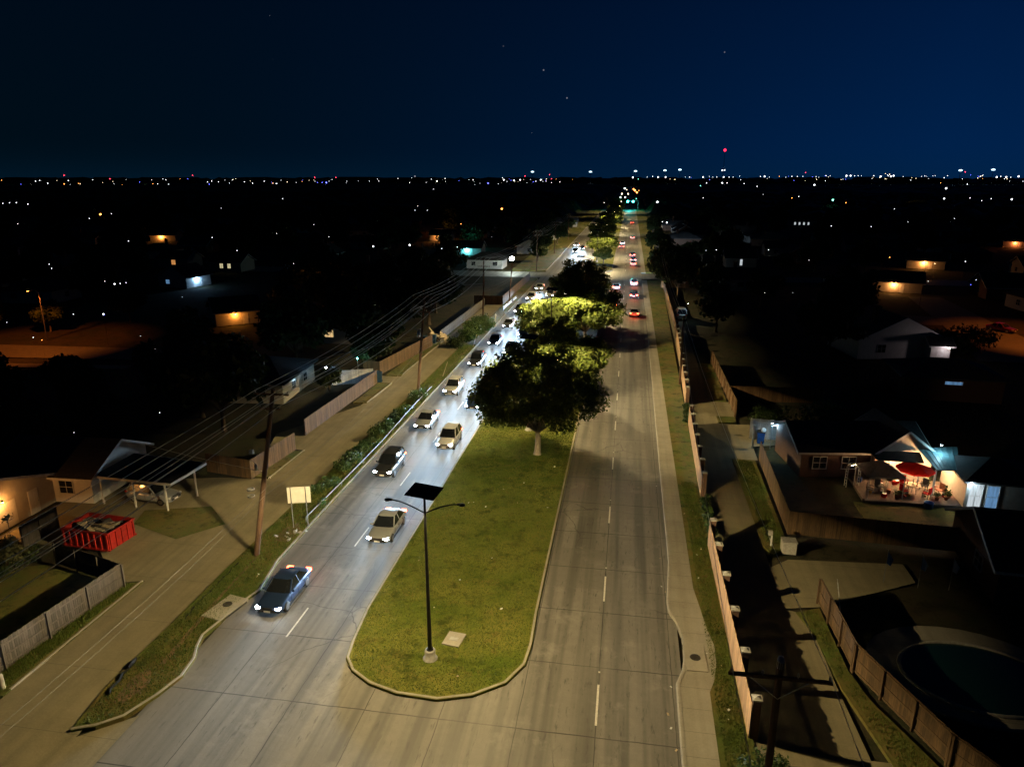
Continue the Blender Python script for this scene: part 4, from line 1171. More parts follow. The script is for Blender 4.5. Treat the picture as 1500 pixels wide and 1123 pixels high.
# ================================================================== HOUSES
def roof_gable(b, w_, d, h, rh, ov, th=.16, axis='x'):
    X, Y = w_ / 2 + ov, d / 2 + ov
    zl = h - ov * rh / (d / 2)
    for s in (-1, 1):
        vs = [(-X, s * Y, zl), (X, s * Y, zl), (X, 0, h + rh), (-X, 0, h + rh)]
        vs += [(x, y, z + th) for x, y, z in vs]
        b.add(vs, [(0, 1, 2, 3), (7, 6, 5, 4), (0, 4, 5, 1), (1, 5, 6, 2), (3, 2, 6, 7), (0, 3, 7, 4)] if s < 0 else [(3, 2, 1, 0), (4, 5, 6, 7), (1, 5, 4, 0), (2, 6, 5, 1), (7, 6, 2, 3), (4, 7, 3, 0)])
def roof_hip(b, w_, d, h, rh, ov, th=.16):
    X, Y = w_ / 2 + ov, d / 2 + ov; rx = max(.3, (w_ - d) / 2)
    lo = [(-X, -Y, h - .1), (X, -Y, h - .1), (X, Y, h - .1), (-X, Y, h - .1)]
    hi = [(-X, -Y, h + th - .1), (X, -Y, h + th - .1), (X, Y, h + th - .1), (-X, Y, h + th - .1), (-rx, 0, h + rh), (rx, 0, h + rh)]
    b.add(lo + hi, [(3, 2, 1, 0), (0, 1, 5, 4), (1, 2, 6, 5), (2, 3, 7, 6), (3, 0, 4, 7), (4, 5, 9, 8), (5, 6, 9), (6, 7, 8, 9), (7, 4, 8)])
FACE = {'S': (0, -1), 'N': (0, 1), 'E': (1, 0), 'W': (-1, 0)}
def house(name, label, loc, rz, w_, d, h, rh, wm, rm, kind='gable', windows=(), doors=(), chimney=None, ov=.5, group=None, cat='house', gablem=None):
    t = thing(name, label, cat, loc, rz, group)
    b = MB(); b.slab([(-w_ / 2, -d / 2), (w_ / 2, -d / 2), (w_ / 2, d / 2), (-w_ / 2, d / 2)], 0, h)
    if kind == 'gable':
        for s in (-1, 1):
            x = s * w_ / 2
            tri = [(x, -d / 2, h), (x, d / 2, h), (x, 0, h + rh - .01)]
            b.add(tri, [(0, 1, 2) if s > 0 else (2, 1, 0)], 1 if gablem else 0)
    b.build('wall', [wm] + ([gablem] if gablem else []), t)
    b = MB()
    (roof_gable if kind == 'gable' else roof_hip)(b, w_, d, h, rh, ov)
    ro = b.build('roof', rm, t)
    if kind == 'gable':
        b = MB(); X = w_ / 2 + ov + .02; Y = d / 2 + ov; zl = h - ov * rh / (d / 2)
        for s in (-1, 1):
            for q in (-1, 1): b.beam((s * X, q * Y, zl + .05), (s * X, 0, h + rh + .05), .04, .2)
        for q in (-1, 1): b.beam((-X, q * (Y + .02), zl + .04), (X, q * (Y + .02), zl + .04), .04, .18)
        b.build('fascia', M_TRIM, ro)
    if chimney:
        b = MB(); b.box((chimney[0], chimney[1], h + rh * .6 + .5), (.8, .6, rh + 1.2)); b.box((chimney[0], chimney[1], h + rh * 1.1 + 1.13), (.92, .72, .1)); b.build('chimney', M_BRICK, ro)
    for f, u, zc, ww, hh, pm in windows:
        nx, ny = FACE[f]; off = (d / 2 if nx == 0 else w_ / 2)
        M = Matrix.Translation((nx * off if nx else u, ny * off if ny else u, zc)) @ Matrix.Rotation(math.atan2(ny, nx) + math.pi / 2, 4, 'Z')
        b = MB()
        for s in (-1, 1): b.box((s * (ww / 2 + .03), -.03, 0), (.06, .08, hh + .12), 0, 0, M); b.box((0, -.03, s * (hh / 2 + .03)), (ww, .08, .06), 0, 0, M)
        if ww > .9: b.box((0, -.026, 0), (.04, .05, hh), 0, 0, M)
        b.box((0, -.024, 0), (ww, .045, .035), 0, 0, M)
        fr = b.build('window', M_TRIM, t)
        b = MB(); b.box((0, -.012, 0), (ww, .02, hh), 0, 0, M); b.build('pane', pm, fr)
    for f, u, ww, hh, pm in doors:
        nx, ny = FACE[f]; off = (d / 2 if nx == 0 else w_ / 2)
        M = Matrix.Translation((nx * off if nx else u, ny * off if ny else u, hh / 2)) @ Matrix.Rotation(math.atan2(ny, nx) + math.pi / 2, 4, 'Z')
        b = MB(); b.box((0, -.015, 0), (ww, .03, hh), 0, 0, M)
        k = 4 if ww > 1.6 else 2
        for i in range(k):
            for j in range(4 if ww > 1.6 else 2):
                nj = 4 if ww > 1.6 else 2
                b.box((-ww / 2 + (i + .5) * ww / k, -.034, -hh / 2 + (j + .5) * hh / nj), (ww / k * .78, .012, hh / nj * .76), 0, 0, M)
        dr = b.build('garage_door' if ww > 1.6 else 'door', pm, t)
        b = MB(); b.box((ww * .4, -.06, -.05), (.04, .05, .12), 0, 0, M); b.build('handle', M_STEEL, dr)
    return t

def wall_lamp(label, loc, g, col, power, r=.11, group=None, light=True, face=(0, -1)):
    """bulkhead lamp on a short bracket, with its light"""
    t = thing('wall_lamp', label, 'lamp', loc, 0, group)
    b = MB(); b.tube([(-face[0] * .3, -face[1] * .3, .12), (0, 0, .12)], .02, 6); b.lathe([(0, .14), (.09, .12), (.13, .02), (.12, .0)], n=10); b.build('housing', M_STEEL, t)
    MB().lathe([(.0, -r * .9), (r * .7, -r * .6), (r, 0), (r * .8, .05)], n=12).build('bulb', g, t)
    if light: lamp('POINT', 'lamp_light', (loc[0] + face[0] * .12, loc[1] + face[1] * .12, loc[2] - .22), col, power, .12)

# ---- left: house with the orange lamp, carport house, red skip
house('garage_house', 'low house with orange-lit garage wall at the left edge, behind the red skip', (-51.2, 42.0, 0), R(0), 9.5, 11.5, 2.5, 1.9, M_SIDING, M_SHING, 'gable', (('E', -4.2, 1.5, .9, .9, M_GLASSD),), (('E', -.4, 4.6, 2.1, M_SIDINGW), ('E', 3.6, .95, 2.05, M_SIDINGW)))
lx = (-45.98, 42.39, 2.5)
wall_lamp('glaring orange lamp on the garage wall at the left edge', (lx[0], lx[1], lx[2]), GL_ORANGE, (1.0, .42, .10), 190, .12, None, True, (1, 0))
fence('short grey fence running out from the orange-lit garage wall', (-42.63, 40.15), (-42.49, 43.37), 1.9, M_FENCEG, 2.0, 'fence', 0, -1)
house('carport_house', 'low house with a pale gable end behind the carport and silver car', (-47.4, 51.4, 0), R(2), 8.6, 7.4, 2.5, 1.75, M_SIDINGW, M_SHING2, 'gable', (('E', 1.5, 1.4, 1.2, 1.1, M_GLASSD), ('S', 2.0, 1.4, 1.2, 1.1, M_GLASSD)), (('S', -1.0, .95, 2.05, M_SIDINGW),))
c = [(-42.76, 47.86), (-35.38, 47.4), (-35.07, 51.92), (-42.7, 52.93)]
t = thing('carport', 'flat dark carport roof with a pale edge on thin posts, sheltering the silver car', 'carport', (0, 0, 0))
b = MB(); b.slab([c[0], c[1], c[2], c[3]], 2.42, 2.54); b.build('roof', M_SHING2, t)
b = MB()
for i in range(4):
    p, q = c[i], c[(i + 1) % 4]; b.beam((p[0], p[1], 2.45), (q[0], q[1], 2.45), .06, .2)
b.build('fascia', M_TRIM, t)
for u, v in ((0, .06), (0, .5), (0, .93), (1, .7), (2, .5)):
    p = Vector(c[u]).lerp(Vector(c[(u + 1) % 4]), v); m_ = sum((Vector(q) for q in c), Vector((0, 0))) / 4
    p = p.lerp(m_, .05)
    b = MB(); b.box((p.x, p.y, 1.2), (.11, .11, 2.4)); b.build('post', M_TRIM, t)
o = make_car('parked_car', 'silver hatchback parked nose out under the flat carport', P_SILVER, 'suv', False)
q = (-38.61, 49.42); o.location = (q[0] + .1, q[1] - .1, .02); o.rotation_euler = (0, 0, R(84)); o.scale = (.95, .95, .88)
# skip
def skip():
    t = thing('rubbish_skip', 'open red steel rubbish skip heaped with pale timber on the left driveway', 'skip', (0, 0, .02))
    P = [(-39.44, 40.87), (-35.57, 40.89), (-36.01, 43.2), (-39.85, 43.02)]
    P = [(-39.9, 41.0), (-36.0, 40.7), (-35.6, 43.2), (-39.5, 43.5)]
    a = math.atan2(P[1][1] - P[0][1], P[1][0] - P[0][0])
    t.location = (P[0][0], P[0][1], .02); t.rotation_euler = (0, 0, a)
    W, D, Hh = 3.95, 2.5, 1.55
    b = MB(); b.box((W / 2, D / 2, .2), (W - .04, D - .04, .08))
    for y in (.03, D - .03): b.box((W / 2, y, .2 + (Hh - .2) / 2), (W, .06, Hh - .2))
    for x in (.03, W - .03): b.box((x, D / 2, .2 + (Hh - .2) / 2), (.06, D - .12, Hh - .2))
    for y in (-.03, D + .03): b.box((W / 2, y, Hh - .05), (W + .14, .12, .12)); b.box((W / 2, y, .22), (W + .1, .1, .12))
    for x in (-.03, W + .03): b.box((x, D / 2, Hh - .05), (.12, D + .1, .12))
    b.build('container', M_REDBIN, t)
    for i in range(8):
        r_ = MB(); r_.box((.12 + i * (W - .24) / 7, -.05, .84), (.11, .09, 1.2)); r_.build('rib', M_REDBIN, t)
    for i in range(5):
        r_ = MB(); r_.box((W + .05, .15 + i * (D - .3) / 4, .84), (.09, .11, 1.2)); r_.build('rib', M_REDBIN, t)
    rg = random.Random(3); b = MB()
    for i in range(20):
        M = Matrix.Translation((rg.uniform(.6, W - .6), rg.uniform(.5, D - .5), rg.uniform(1.15, 1.5))) @ Euler((rg.uniform(-.3, .3), rg.uniform(-.3, .3), rg.uniform(-.9, .9))).to_matrix().to_4x4()
        b.box((0, 0, 0), (rg.uniform(.7, 2.0), rg.uniform(.15, .6), .05), rg.choice((0, 0, 1)), 0, M)
    for i in range(14):
        b.box((rg.uniform(.4, W - .4), rg.uniform(.4, D - .4), rg.uniform(.7, 1.2)), (.6, .5, .4), 1, rg.uniform(0, 3))
    deb = b.build('debris', [M_DEBRIS, M_FENCEG], None)
    deb.location = t.location; deb.rotation_euler = t.rotation_euler
    tag(deb, 'heap of pale broken boards and scrap lying in the red skip', 'debris', kind='stuff')
    # white stencilled characters between the ribs
    for ch, x, zz, s in (('3', .36, .95, .62), ('C', 1.46, .62, .5), ('Z', 2.56, .72, .5)):
        cu = bpy.data.curves.new('lettering', 'FONT'); cu.body = ch; cu.size = s; cu.extrude = .004
        cu.materials.append(M_WHITE)
        tmp = bpy.data.objects.new('tmp', cu); C.objects.link(tmp); bpy.context.view_layer.update()
        me = bpy.data.meshes.new_from_object(tmp.evaluated_get(bpy.context.evaluated_depsgraph_get())); bpy.data.objects.remove(tmp)
        o = bpy.data.objects.new('lettering', me); link(o, t)
        o.location = (x - .02, -.008, zz - .2); o.rotation_euler = (R(90), 0, 0)
    b = MB(); b.box((.40, -.003, .86), (.36, .006, .9)); b.build('door_plate', M_BLACK, t)
skip()
t = plant_tree('sapling', tree_meshes('sapling', 4.6, 2.2, .6, 16, 1500, .13, 61, leaf_mat('pale_leaves', (.16, .17, .07), (.30, .28, .14)), M_BARK, (.35, .6), .05, 'cone'), (-40.9, 37.6, 0), 'slim pale-leaved young tree catching lamp light in the dark yard at bottom left')
bush('shrub', 'bushy low shrub around the foot of the pale young tree', 'shrub', (-41.6, 37.6, 0), 3.0, 2.0, 1.6, 1800, .12, 62)

def garden_lamp(label, loc, col, power, g):
    t = thing('garden_lamp', label, 'lamp', (loc[0], loc[1], 0)); h = loc[2]
    MB().tube([(0, 0, 0), (0, 0, h)], .035, 6).build('post', M_STEEL, t); MB().lathe([(0, h + .24), (.11, h + .16), (.11, h + .04), (0, h)], n=10).build('bulb', g, t)
    lamp('POINT', 'garden_light', (loc[0] + .3, loc[1] - .3, h + .1), col, power, .2)
# ---- blue lit yard by the alley
house('yard_house', 'dark house at the back of the blue-lit yard with small cold lamps', (-44.5, 81, 0), R(5), 8, 11, 2.6, 2.0, M_SIDING, M_SHING2, 'hip', (('E', -2, 1.4, 1.2, 1.0, M_GLASSD), ('E', 2, 1.4, 1.2, 1.0, M_GLASSD)), (('E', 0, .95, 2.05, M_SIDINGW),))
wall_lamp('small cold white lamp on the wall of the dark house in the blue-lit yard', (-40.2, 79.5, 2.5), GL_WHITE, (.35, .65, 1.0), 30, .1, None, True, (1, 0))
t = thing('yard_lamp', 'cold lamp on a thin post in the blue-lit yard', 'lamp', (-37.2, 82.2, 0)); MB().tube([(0, 0, 0), (0, 0, 2.9)], .03, 6).build('post', M_STEEL, t); MB().lathe([(0, 3.1), (.1, 3.05), (.1, 2.92), (0, 2.9)], n=10).build('bulb', GL_WHITE, t)
lamp('POINT', 'yard_light', (-36.9, 82.4, 2.75), (.30, .62, 1.0), 240, .1)
plant_tree('yard_tree', BG[2], (-34.6, 92, 0), 'bluish-green tree lit from below, over the blue-lit yard fence', None, .8, 1.0)
garden_lamp('small greenish lamp under the bluish-green tree behind the lit fence', (-35.5, 88.6, 2.6), (.4, .95, .85), 70, GLC0)
plant_tree('yard_tree', BG[2], (-36.6, 81.5, 0), 'small thin tree silhouetted against the blue-lit fence', None, .48, 2.0)
def bin_(label, loc, m, group=None, rz=0, lid=None, s=1.0):
    t = thing('wheelie_bin', label, 'bin', loc, rz, group); t.scale = (s, s, s)
    b = MB(); b.add([(-.24, -.28, .06), (.24, -.28, .06), (.24, .28, .06), (-.24, .28, .06), (-.3, -.36, 1.0), (.3, -.36, 1.0), (.3, .34, 1.0), (-.3, .34, 1.0)], [(3, 2, 1, 0), (0, 1, 5, 4), (1, 2, 6, 5), (2, 3, 7, 6), (3, 0, 4, 7)])
    b.box((0, -.37, .97), (.62, .04, .07)); b.build('body', m, t)
    b = MB(); b.box((0, -.01, 1.03), (.66, .78, .06)); b.box((0, .4, 1.0), (.5, .05, .05)); b.build('lid', lid or m, t)
    for s_ in (-1, 1):
        w2 = MB().lathe([(.02, -.03), (.1, -.03), (.1, .03), (.02, .03)], n=10).build('wheel', M_RUBBER, t); w2.rotation_euler = (0, R(90), 0); w2.location = (s_ * .26, .27, .1)
    return t
bin_('dark blue wheeled bin standing by the alley in front of the blue-lit yard', (-31.9, 86.9, .02), M_BLUED, None, .3, None, 1.25)
bin_('second dark blue wheeled bin close behind the one by the blue-lit yard', (-32.6, 87.6, .02), M_BLUED, None, .2, None, 1.2)
G_B = 'blue bins by the heap at the alley'
bin_('blue bin in front of the heap of scrap, the nearer to the pole', (-32.1, 109.6, .02), M_BLUED, G_B, .3, None, 1.35)
bin_('blue bin in front of the heap of scrap, the one nearer the road', (-30.9, 110.6, .02), M_BLUED, G_B, .1, None, 1.35)
rg = random.Random(9); b = MB()
for i in range(40):
    M = Matrix.Translation((rg.gauss(0, .9), rg.gauss(0, .8), abs(rg.gauss(.5, .4)))) @ Euler((rg.uniform(-.8, .8), rg.uniform(-.8, .8), rg.uniform(0, 6))).to_matrix().to_4x4()
    b.box((0, 0, 0), (rg.uniform(.4, 1.5), rg.uniform(.2, .7), .12), 0, 0, M)
tag(b.build('scrap_heap', M_DEBRIS, None, (-31.4, 112.4, .05)), 'pale heap of scrap boards and cushions behind the two blue bins', 'heap', kind='stuff')
t = thing('old_tyre', 'dark tyre leaning on the pale scrap heap behind the blue bins', 'tyre', (-30.5, 111.6, .4))
o = MB().lathe([(.2, -.1), (.36, -.1), (.4, 0), (.36, .1), (.2, .1), (.18, 0), (.2, -.1)], n=18).build('tyre', M_RUBBER, t); o.rotation_euler = (R(70), 0, R(30))

# ---- house past the left side street, with the white yard lamp
house('corner_house', 'small pale house with a white door, lit by the glaring globe lamp', (-42.5, 215, 0), R(0), 11, 8, 2.7, 2.0, M_SIDINGW, M_SHING, 'hip', (('S', -3.4, 1.5, 1.2, 1.1, M_GLASSD), ('S', 3.2, 1.5, 1.4, 1.1, M_GLASSD)), (('S', .6, 1.5, 2.1, M_TRIM),))

# ---- lit house with patio on the right
house('patio_house', 'long low house with a pale lit eave behind the party patio on the right', (21.2, 67.1, 0), R(8), 11.0, 6.6, 2.65, 1.5, M_BRICK, M_SHING2, 'gable', (('S', -3.8, 1.4, 1.2, 1.1, M_GLASSD), ('S', -1.2, 1.4, 1.2, 1.1, M_GLASSD), ('S', 3.4, 1.4, 1.4, 1.2, W_WARM)), (('S', 1.2, 1.0, 2.05, M_SIDINGW),))
house('gabled_wing', 'beige gabled wing of the patio house, its gable lit warm from below', (24.6, 66.6, 0), R(98), 6.0, 5.0, 2.75, 1.9, M_SIDING, M_SHING, 'gable', (('W', 0.2, 1.4, 1.8, 1.3, W_WARM),), (), None, .35)
house('garden_room', 'dark roofed garden room right of the patio with two tall blue-white lit doors', (31.0, 61.0, 0), R(-3), 5.6, 5.4, 2.45, 1.2, M_SIDING, M_SHING2, 'hip', (('S', -2.1, 1.2, .95, 2.0, W_WHITE), ('S', -.85, 1.2, .85, 1.9, W_BLUE)), (), None, .35)
t = thing('patio_roof', 'teal sloping metal roof over the bright end of the patio', 'patio roof', (0, 0, 0))
q0, q1, q2, q3 = (26.12, 63.94), (29.74, 64.87), (28.27, 60.5), (26.35, 60.19)
b = MB(); vs = [(q0[0], q0[1], 3.0), (q1[0], q1[1], 3.0), (q2[0], q2[1], 2.5), (q3[0], q3[1], 2.5)]; vs += [(x, y, z_ + .06) for x, y, z_ in vs]
b.add(vs, [(0, 1, 2, 3), (7, 6, 5, 4), (0, 4, 5, 1), (1, 5, 6, 2), (2, 6, 7, 3), (3, 7, 4, 0)])
b.build('roof_sheet', M_TEAL, t)
b = MB()
for i in range(1, 7):
    p = Vector(vs[4]).lerp(Vector(vs[5]), i / 7); r_ = Vector(vs[7]).lerp(Vector(vs[6]), i / 7); b.beam(p + Vector((0, 0, .02)), r_ + Vector((0, 0, .02)), .04, .04)
b.build('seam', M_TEAL, t)
for p in (q2, q3):
    b = MB(); b.box((p[0], p[1] + .1, 1.25), (.12, .12, 2.5)); b.build('post', M_TRIM, t)
b = MB(); b.slab([(20.4, 58.8), (28.0, 58.6), (28.6, 63.6), (20.6, 63.9)], -.1, .16); b.build('patio', M_PAVER)['kind'] = 'structure'
b = MB(); b.box((24.2, 58.55, .1), (7.4, .3, .2)); tag(b.build('timber_kerb', M_FENCEG), 'pale timber edging board along the front of the bright patio', 'edging')
slab('lawn', [(19.5, 53.0), (28.5, 52.4), (28.4, 58.3), (19.6, 58.4)], -.02, M_VERGE)
# canopy
t = thing('canopy_tent', 'grey pyramid canopy tent on four thin legs at the left of the patio', 'canopy', (22.0, 60.3, .16), R(6))
b = MB(); e = 1.45
P4 = [(-e, -e, 2.05), (e, -e, 2.05), (e, e, 2.05), (-e, e, 2.05)]
b.add(P4 + [(0, 0, 2.95)] + [(x, y, z_ - .22) for x, y, z_ in P4], [(0, 1, 4), (1, 2, 4), (2, 3, 4), (3, 0, 4), (5, 6, 1, 0), (6, 7, 2, 1), (7, 8, 3, 2), (8, 5, 0, 3)])
b.build('cover', M_CANOPY, t)
for x, y, z_ in P4: MB().tube([(x * .97, y * .97, 0), (x * .97, y * .97, 2.0)], .03, 6).build('leg', M_TRIM, t)
b = MB()
for x, y, z_ in P4: b.beam((x * .98, y * .98, 2.03), (0, 0, 2.93), .03, .03)
b.build('frame', M_STEEL, t)
# umbrella
t = thing('parasol', 'open parasol of red cloth over the patio table', 'parasol', (24.9, 60.7, .16))
b = MB(); n = 8; vs = [(0, 0, 2.75)] + [(1.5 * math.cos(2 * math.pi * i / n + .39), 1.5 * math.sin(2 * math.pi * i / n + .39), 2.2) for i in range(n)]
vs += [(x * .99, y * .99, 2.06) for x, y, z_ in vs[1:]]
b.add(vs, [(0, i + 1, (i + 1) % n + 1) for i in range(n)] + [(i + 1, n + 1 + i, n + 1 + (i + 1) % n, (i + 1) % n + 1) for i in range(n)]); b.build('cover', M_REDCLOTH, t)
MB().tube([(0, 0, 0), (0, 0, 2.75)], .025, 8).build('pole', M_STEEL, t)
b = MB()
for i in range(n): b.beam((0, 0, 2.3), (1.45 * math.cos(2 * math.pi * i / n + .39), 1.45 * math.sin(2 * math.pi * i / n + .39), 2.17), .015, .015)
b.build('rib', M_STEEL, t)
t = thing('patio_table', 'round table cluttered with dishes under the red parasol', 'table', (24.9, 60.7, .16))
MB().lathe([(.06, .70), (.62, .70), (.64, .72), (.62, .74), (.06, .74)], n=18).build('tabletop', M_DEBRIS, t)
for i in range(4):
    a = i * math.pi / 2 + .4; MB().tube([(.45 * math.cos(a), .45 * math.sin(a), 0), (.35 * math.cos(a), .35 * math.sin(a), .7)], .02, 6).build('leg', M_STEEL, t)
rg = random.Random(5)
for i in range(5):
    a = i * 1.25 + .2; x, y = 24.9 + .42 * math.cos(a), 60.7 + .42 * math.sin(a)
    o = MB().lathe([(.0, 0), (.05, 0), (.10 if i % 2 else .04, .03 if i % 2 else .14), (.0, .02 if i % 2 else .14)], n=10).build('dish', M_WHITE if i % 2 else M_RUSTY, None, (x, y, .9))
    tag(o, 'small dish or cup on the patio table under the red parasol', 'tableware', 'dishes on the patio table')
def chair(label, loc, rz, m, group):
    t = thing('patio_chair', label, 'chair', loc, rz, group)
    MB().box((0, 0, .44), (.5, .5, .06)).build('seat', m, t)
    b = MB(); b.box((0, .25, .75), (.5, .05, .55)); b.build('backrest', m, t)
    for sx in (-1, 1):
        for sy in (-1, 1): MB().box((sx * .22, sy * .22, .21), (.04, .04, .42)).build('leg', M_STEEL, t)
        MB().box((sx * .26, .02, .64), (.05, .5, .04)).build('armrest', m, t)
    return t
GC = 'chairs on the lit patio'
for x, y, a, m_, lab in ((24.0, 60.0, 1.9, M_REDCLOTH, 'red patio chair left of the table under the parasol'), (25.7, 59.7, -2.4, M_REDCLOTH, 'large red armchair at the front right of the patio'), (24.6, 61.8, 0.1, M_REDCLOTH, 'red chair tucked behind the patio table'),
                         (26.1, 61.4, -.8, M_DARKPL, 'dark chair between the parasol and the patio post'), (27.0, 60.6, -1.2, M_RUSTY, 'brown chair under the teal patio roof'), (22.2, 60.6, .3, M_DARKPL, 'dark chair under the grey canopy tent'), (21.3, 60.0, 1.1, M_FENCEG, 'grey lounger chair at the left edge of the canopy tent')):
    chair(lab, (x, y, .16), a, m_, GC)
b = MB(); b.lathe([(.0, 0), (.26, 0), (.33, .05), (.36, .5), (.38, .52), (.34, .5), (.30, .1), (0, .1)], (0, 0, 0), 16)
tag(b.build('plastic_tub', M_BLUE, None, (25.3, 58.1, -.02)), 'bright blue plastic tub on the lawn edge in front of the patio', 'tub')
GK = 'boxes and toys strewn over the patio'
rg = random.Random(12)
for i in range(26):
    x = rg.uniform(21.2, 27.8); y = rg.uniform(59.0, 60.4) if i % 2 else rg.uniform(61.8, 63.0); s_ = rg.uniform(.14, .42)
    t = thing('patio_clutter', 'small box, toy or cushion left lying on the crowded lit patio', 'clutter', (x, y, .16), rg.uniform(0, 3), GK)
    m_ = rg.choice((M_REDCLOTH, M_DARKPL, M_WHITE, M_YELLOW, M_RUSTY, M_BLUE, M_DEBRIS, M_DARKPL, M_REDCLOTH))
    MB().box((0, 0, s_ * .4), (s_, s_ * .8, s_ * .8)).build('box', m_, t); MB().box((0, 0, s_ * .83), (s_ * 1.06, s_ * .86, s_ * .06)).build('lid', rg.choice((m_, M_WHITE, M_DARKPL)), t)
GP = 'plant pots on the patio'
for i, (x, y) in enumerate(((23.2, 59.2), (23.6, 59.5), (26.4, 59.4), (27.2, 59.6), (27.5, 60.0), (26.8, 62.6), (27.7, 61.4))):
    t = thing('potted_plant', 'small leafy plant in a clay pot among the patio clutter', 'potted plant', (x, y, .16), 0, GP)
    MB().lathe([(.0, 0), (.13, 0), (.19, .3), (.21, .32), (.17, .31), (0, .27)], n=12).build('pot', M_RUSTY, t)
    o = bpy.data.objects.new('foliage', bush_mesh('pot_plant', .4, .4, .5, 90, .08, 70 + i, M_LEAFG)); link(o, t); o.location = (0, 0, .28)
t = thing('barbecue', 'black kettle barbecue beside the canopy tent on the patio', 'barbecue', (23.3, 61.6, .16))
MB().lathe([(.0, .6), (.2, .62), (.3, .8), (.31, .86), (.28, 1.0), (.1, 1.1), (0, 1.11)], n=16).build('kettle', M_BLACK, t)
for i in range(3):
    a = i * 2.1; MB().tube([(.32 * math.cos(a), .32 * math.sin(a), 0), (.16 * math.cos(a), .16 * math.sin(a), .66)], .018, 6).build('leg', M_STEEL, t)
t = thing('storage_cabinet', 'white cabinet with shelves against the patio wall', 'cabinet', (23.1, 63.0, .16), R(8))
b = MB(); b.box((0, 0, .9), (.9, .4, 1.8)); b.build('carcass', M_TRIM, t)
for s in (-1, 1): MB().box((s * .22, -.21, .9), (.41, .02, 1.7)).build('door', M_SIDINGW, t)
t = thing('garden_arch', 'arched trellis with tiny lights left of the patio', 'arch', (20.3, 61.6, 0), R(8))
pts = [(.55 * math.cos(a), 0, 1.6 + .55 * math.sin(a)) for a in [math.pi * i / 10 for i in range(11)]]
for s in (-.18, .18): MB().tube([(.55, s, 0)] + [(p[0], s, p[2]) for p in pts] + [(-.55, s, 0)], .03, 6).build('hoop', M_TRIM, t)
b = MB()
for i in range(9): b.box((pts[i + 1][0], 0, pts[i + 1][2]), (.04, .36, .03))
for i in range(5):
    for s in (-.55, .55): b.box((s, 0, .3 + i * .28), (.03, .36, .03))
b.build('slat', M_TRIM, t)
b = MB()
for i in range(7): b.lathe([(0, .03), (.03, 0), (0, -.03)], (pts[i + 1][0] * .95, -.2, pts[i + 1][2] * .99), 6)
b.build('fairy_light', GL_WARM, t)
t = thing('patio_cover', 'brown sloping patio cover across the foot of the warm-lit gable', 'patio roof', (0, 0, 0))
b = MB(); vs = [(22.0, 63.6, 2.75), (26.2, 63.5, 2.75), (26.0, 61.9, 2.42), (22.2, 62.0, 2.42)]; vs += [(x, y, z_ + .08) for x, y, z_ in vs]
b.add(vs, [(0, 1, 2, 3), (7, 6, 5, 4), (0, 4, 5, 1), (1, 5, 6, 2), (2, 6, 7, 3), (3, 7, 4, 0)]); b.build('roof', M_SHING, t)
for x in (22.4, 25.8): MB().box((x, 62.1, 1.2), (.1, .1, 2.4)).build('post', M_TRIM, t)
wall_lamp('bright warm lamp under the teal patio roof', (26.8, 62.4, 2.35), GL_WARM, (1.0, .58, .28), 760, .12)
wall_lamp('warm lamp under the brown patio cover behind the red parasol', (24.2, 63.1, 2.35), GL_WARM, (1.0, .58, .28), 430, .1)
wall_lamp('small cold lamp at the roof corner above the garden room', (27.7, 63.2, 3.75), GL_WHITE, (.40, .82, 1.0), 90, .09)
wall_lamp('cool white lamp on the corner of the garden room', (28.2, 58.1, 2.5), GL_WHITE, (.6, .85, 1.0), 90, .08)
# lit bay with blue bin
bin_('bright blue wheeled bin stuffed with white bags in front of the pale lit fence', (14.2, 71.3, .03), M_BLUE, None, -.2, M_DARKPL, 1.25)
o = MB().lathe([(0, -.16), (.2, -.12), (.27, .05), (.2, .2), (.06, .3), (0, .3)], n=12).build('rubbish_bag', M_WHITE, None, (14.35, 71.1, 1.5)); tag(o, 'white rubbish bag bulging out of the bright blue bin', 'bag')
t = thing('gate_post', 'pale square post at the left of the lit bay with the blue bin', 'post', (13.15, 69.8, .02)); MB().box((0, 0, 1.15), (.16, .16, 2.3)).build('shaft', M_TRIM, t); MB().box((0, 0, 2.34), (.24, .24, .08)).build('cap', M_STONE, t)
garden_lamp('cold white lamp on a post lighting the pale fence behind the blue bin', (14.9, 69.9, 2.5), (.42, .74, 1.0), 300, GL_WHITE)
t = thing('utility_box', 'pale green utility box standing by the dark yard fence on the right', 'utility box', (12.4, 48.75, 0.0))
MB().box((0, 0, .45), (.95, .8, .9)).build('cabinet', M_STONE, t); MB().box((0, 0, .93), (1.02, .88, .06)).build('lid', M_STONE, t)
t = thing('meter_post', 'thin pale meter post leaning beside the utility box on the right', 'post', (11.32, 49.38, 0.0)); MB().box((0, 0, .6), (.1, .1, 1.2)).build('shaft', M_TRIM, t); MB().box((-.12, 0, 1.1), (.3, .2, .36)).build('meter', M_STONE, t)
bush('shrub', 'tall lit shrub between the yard trees above the patio house', 'shrub', (16.2, 76.8, 0), 3.0, 1.6, 2.6, 2200, .12, 63)
bush('shrub', 'dark bush lit at its top edge behind the ridge of the patio house', 'shrub', (21.8, 75.5, 0), 5.0, 3.0, 3.4, 3000, .16, 64)
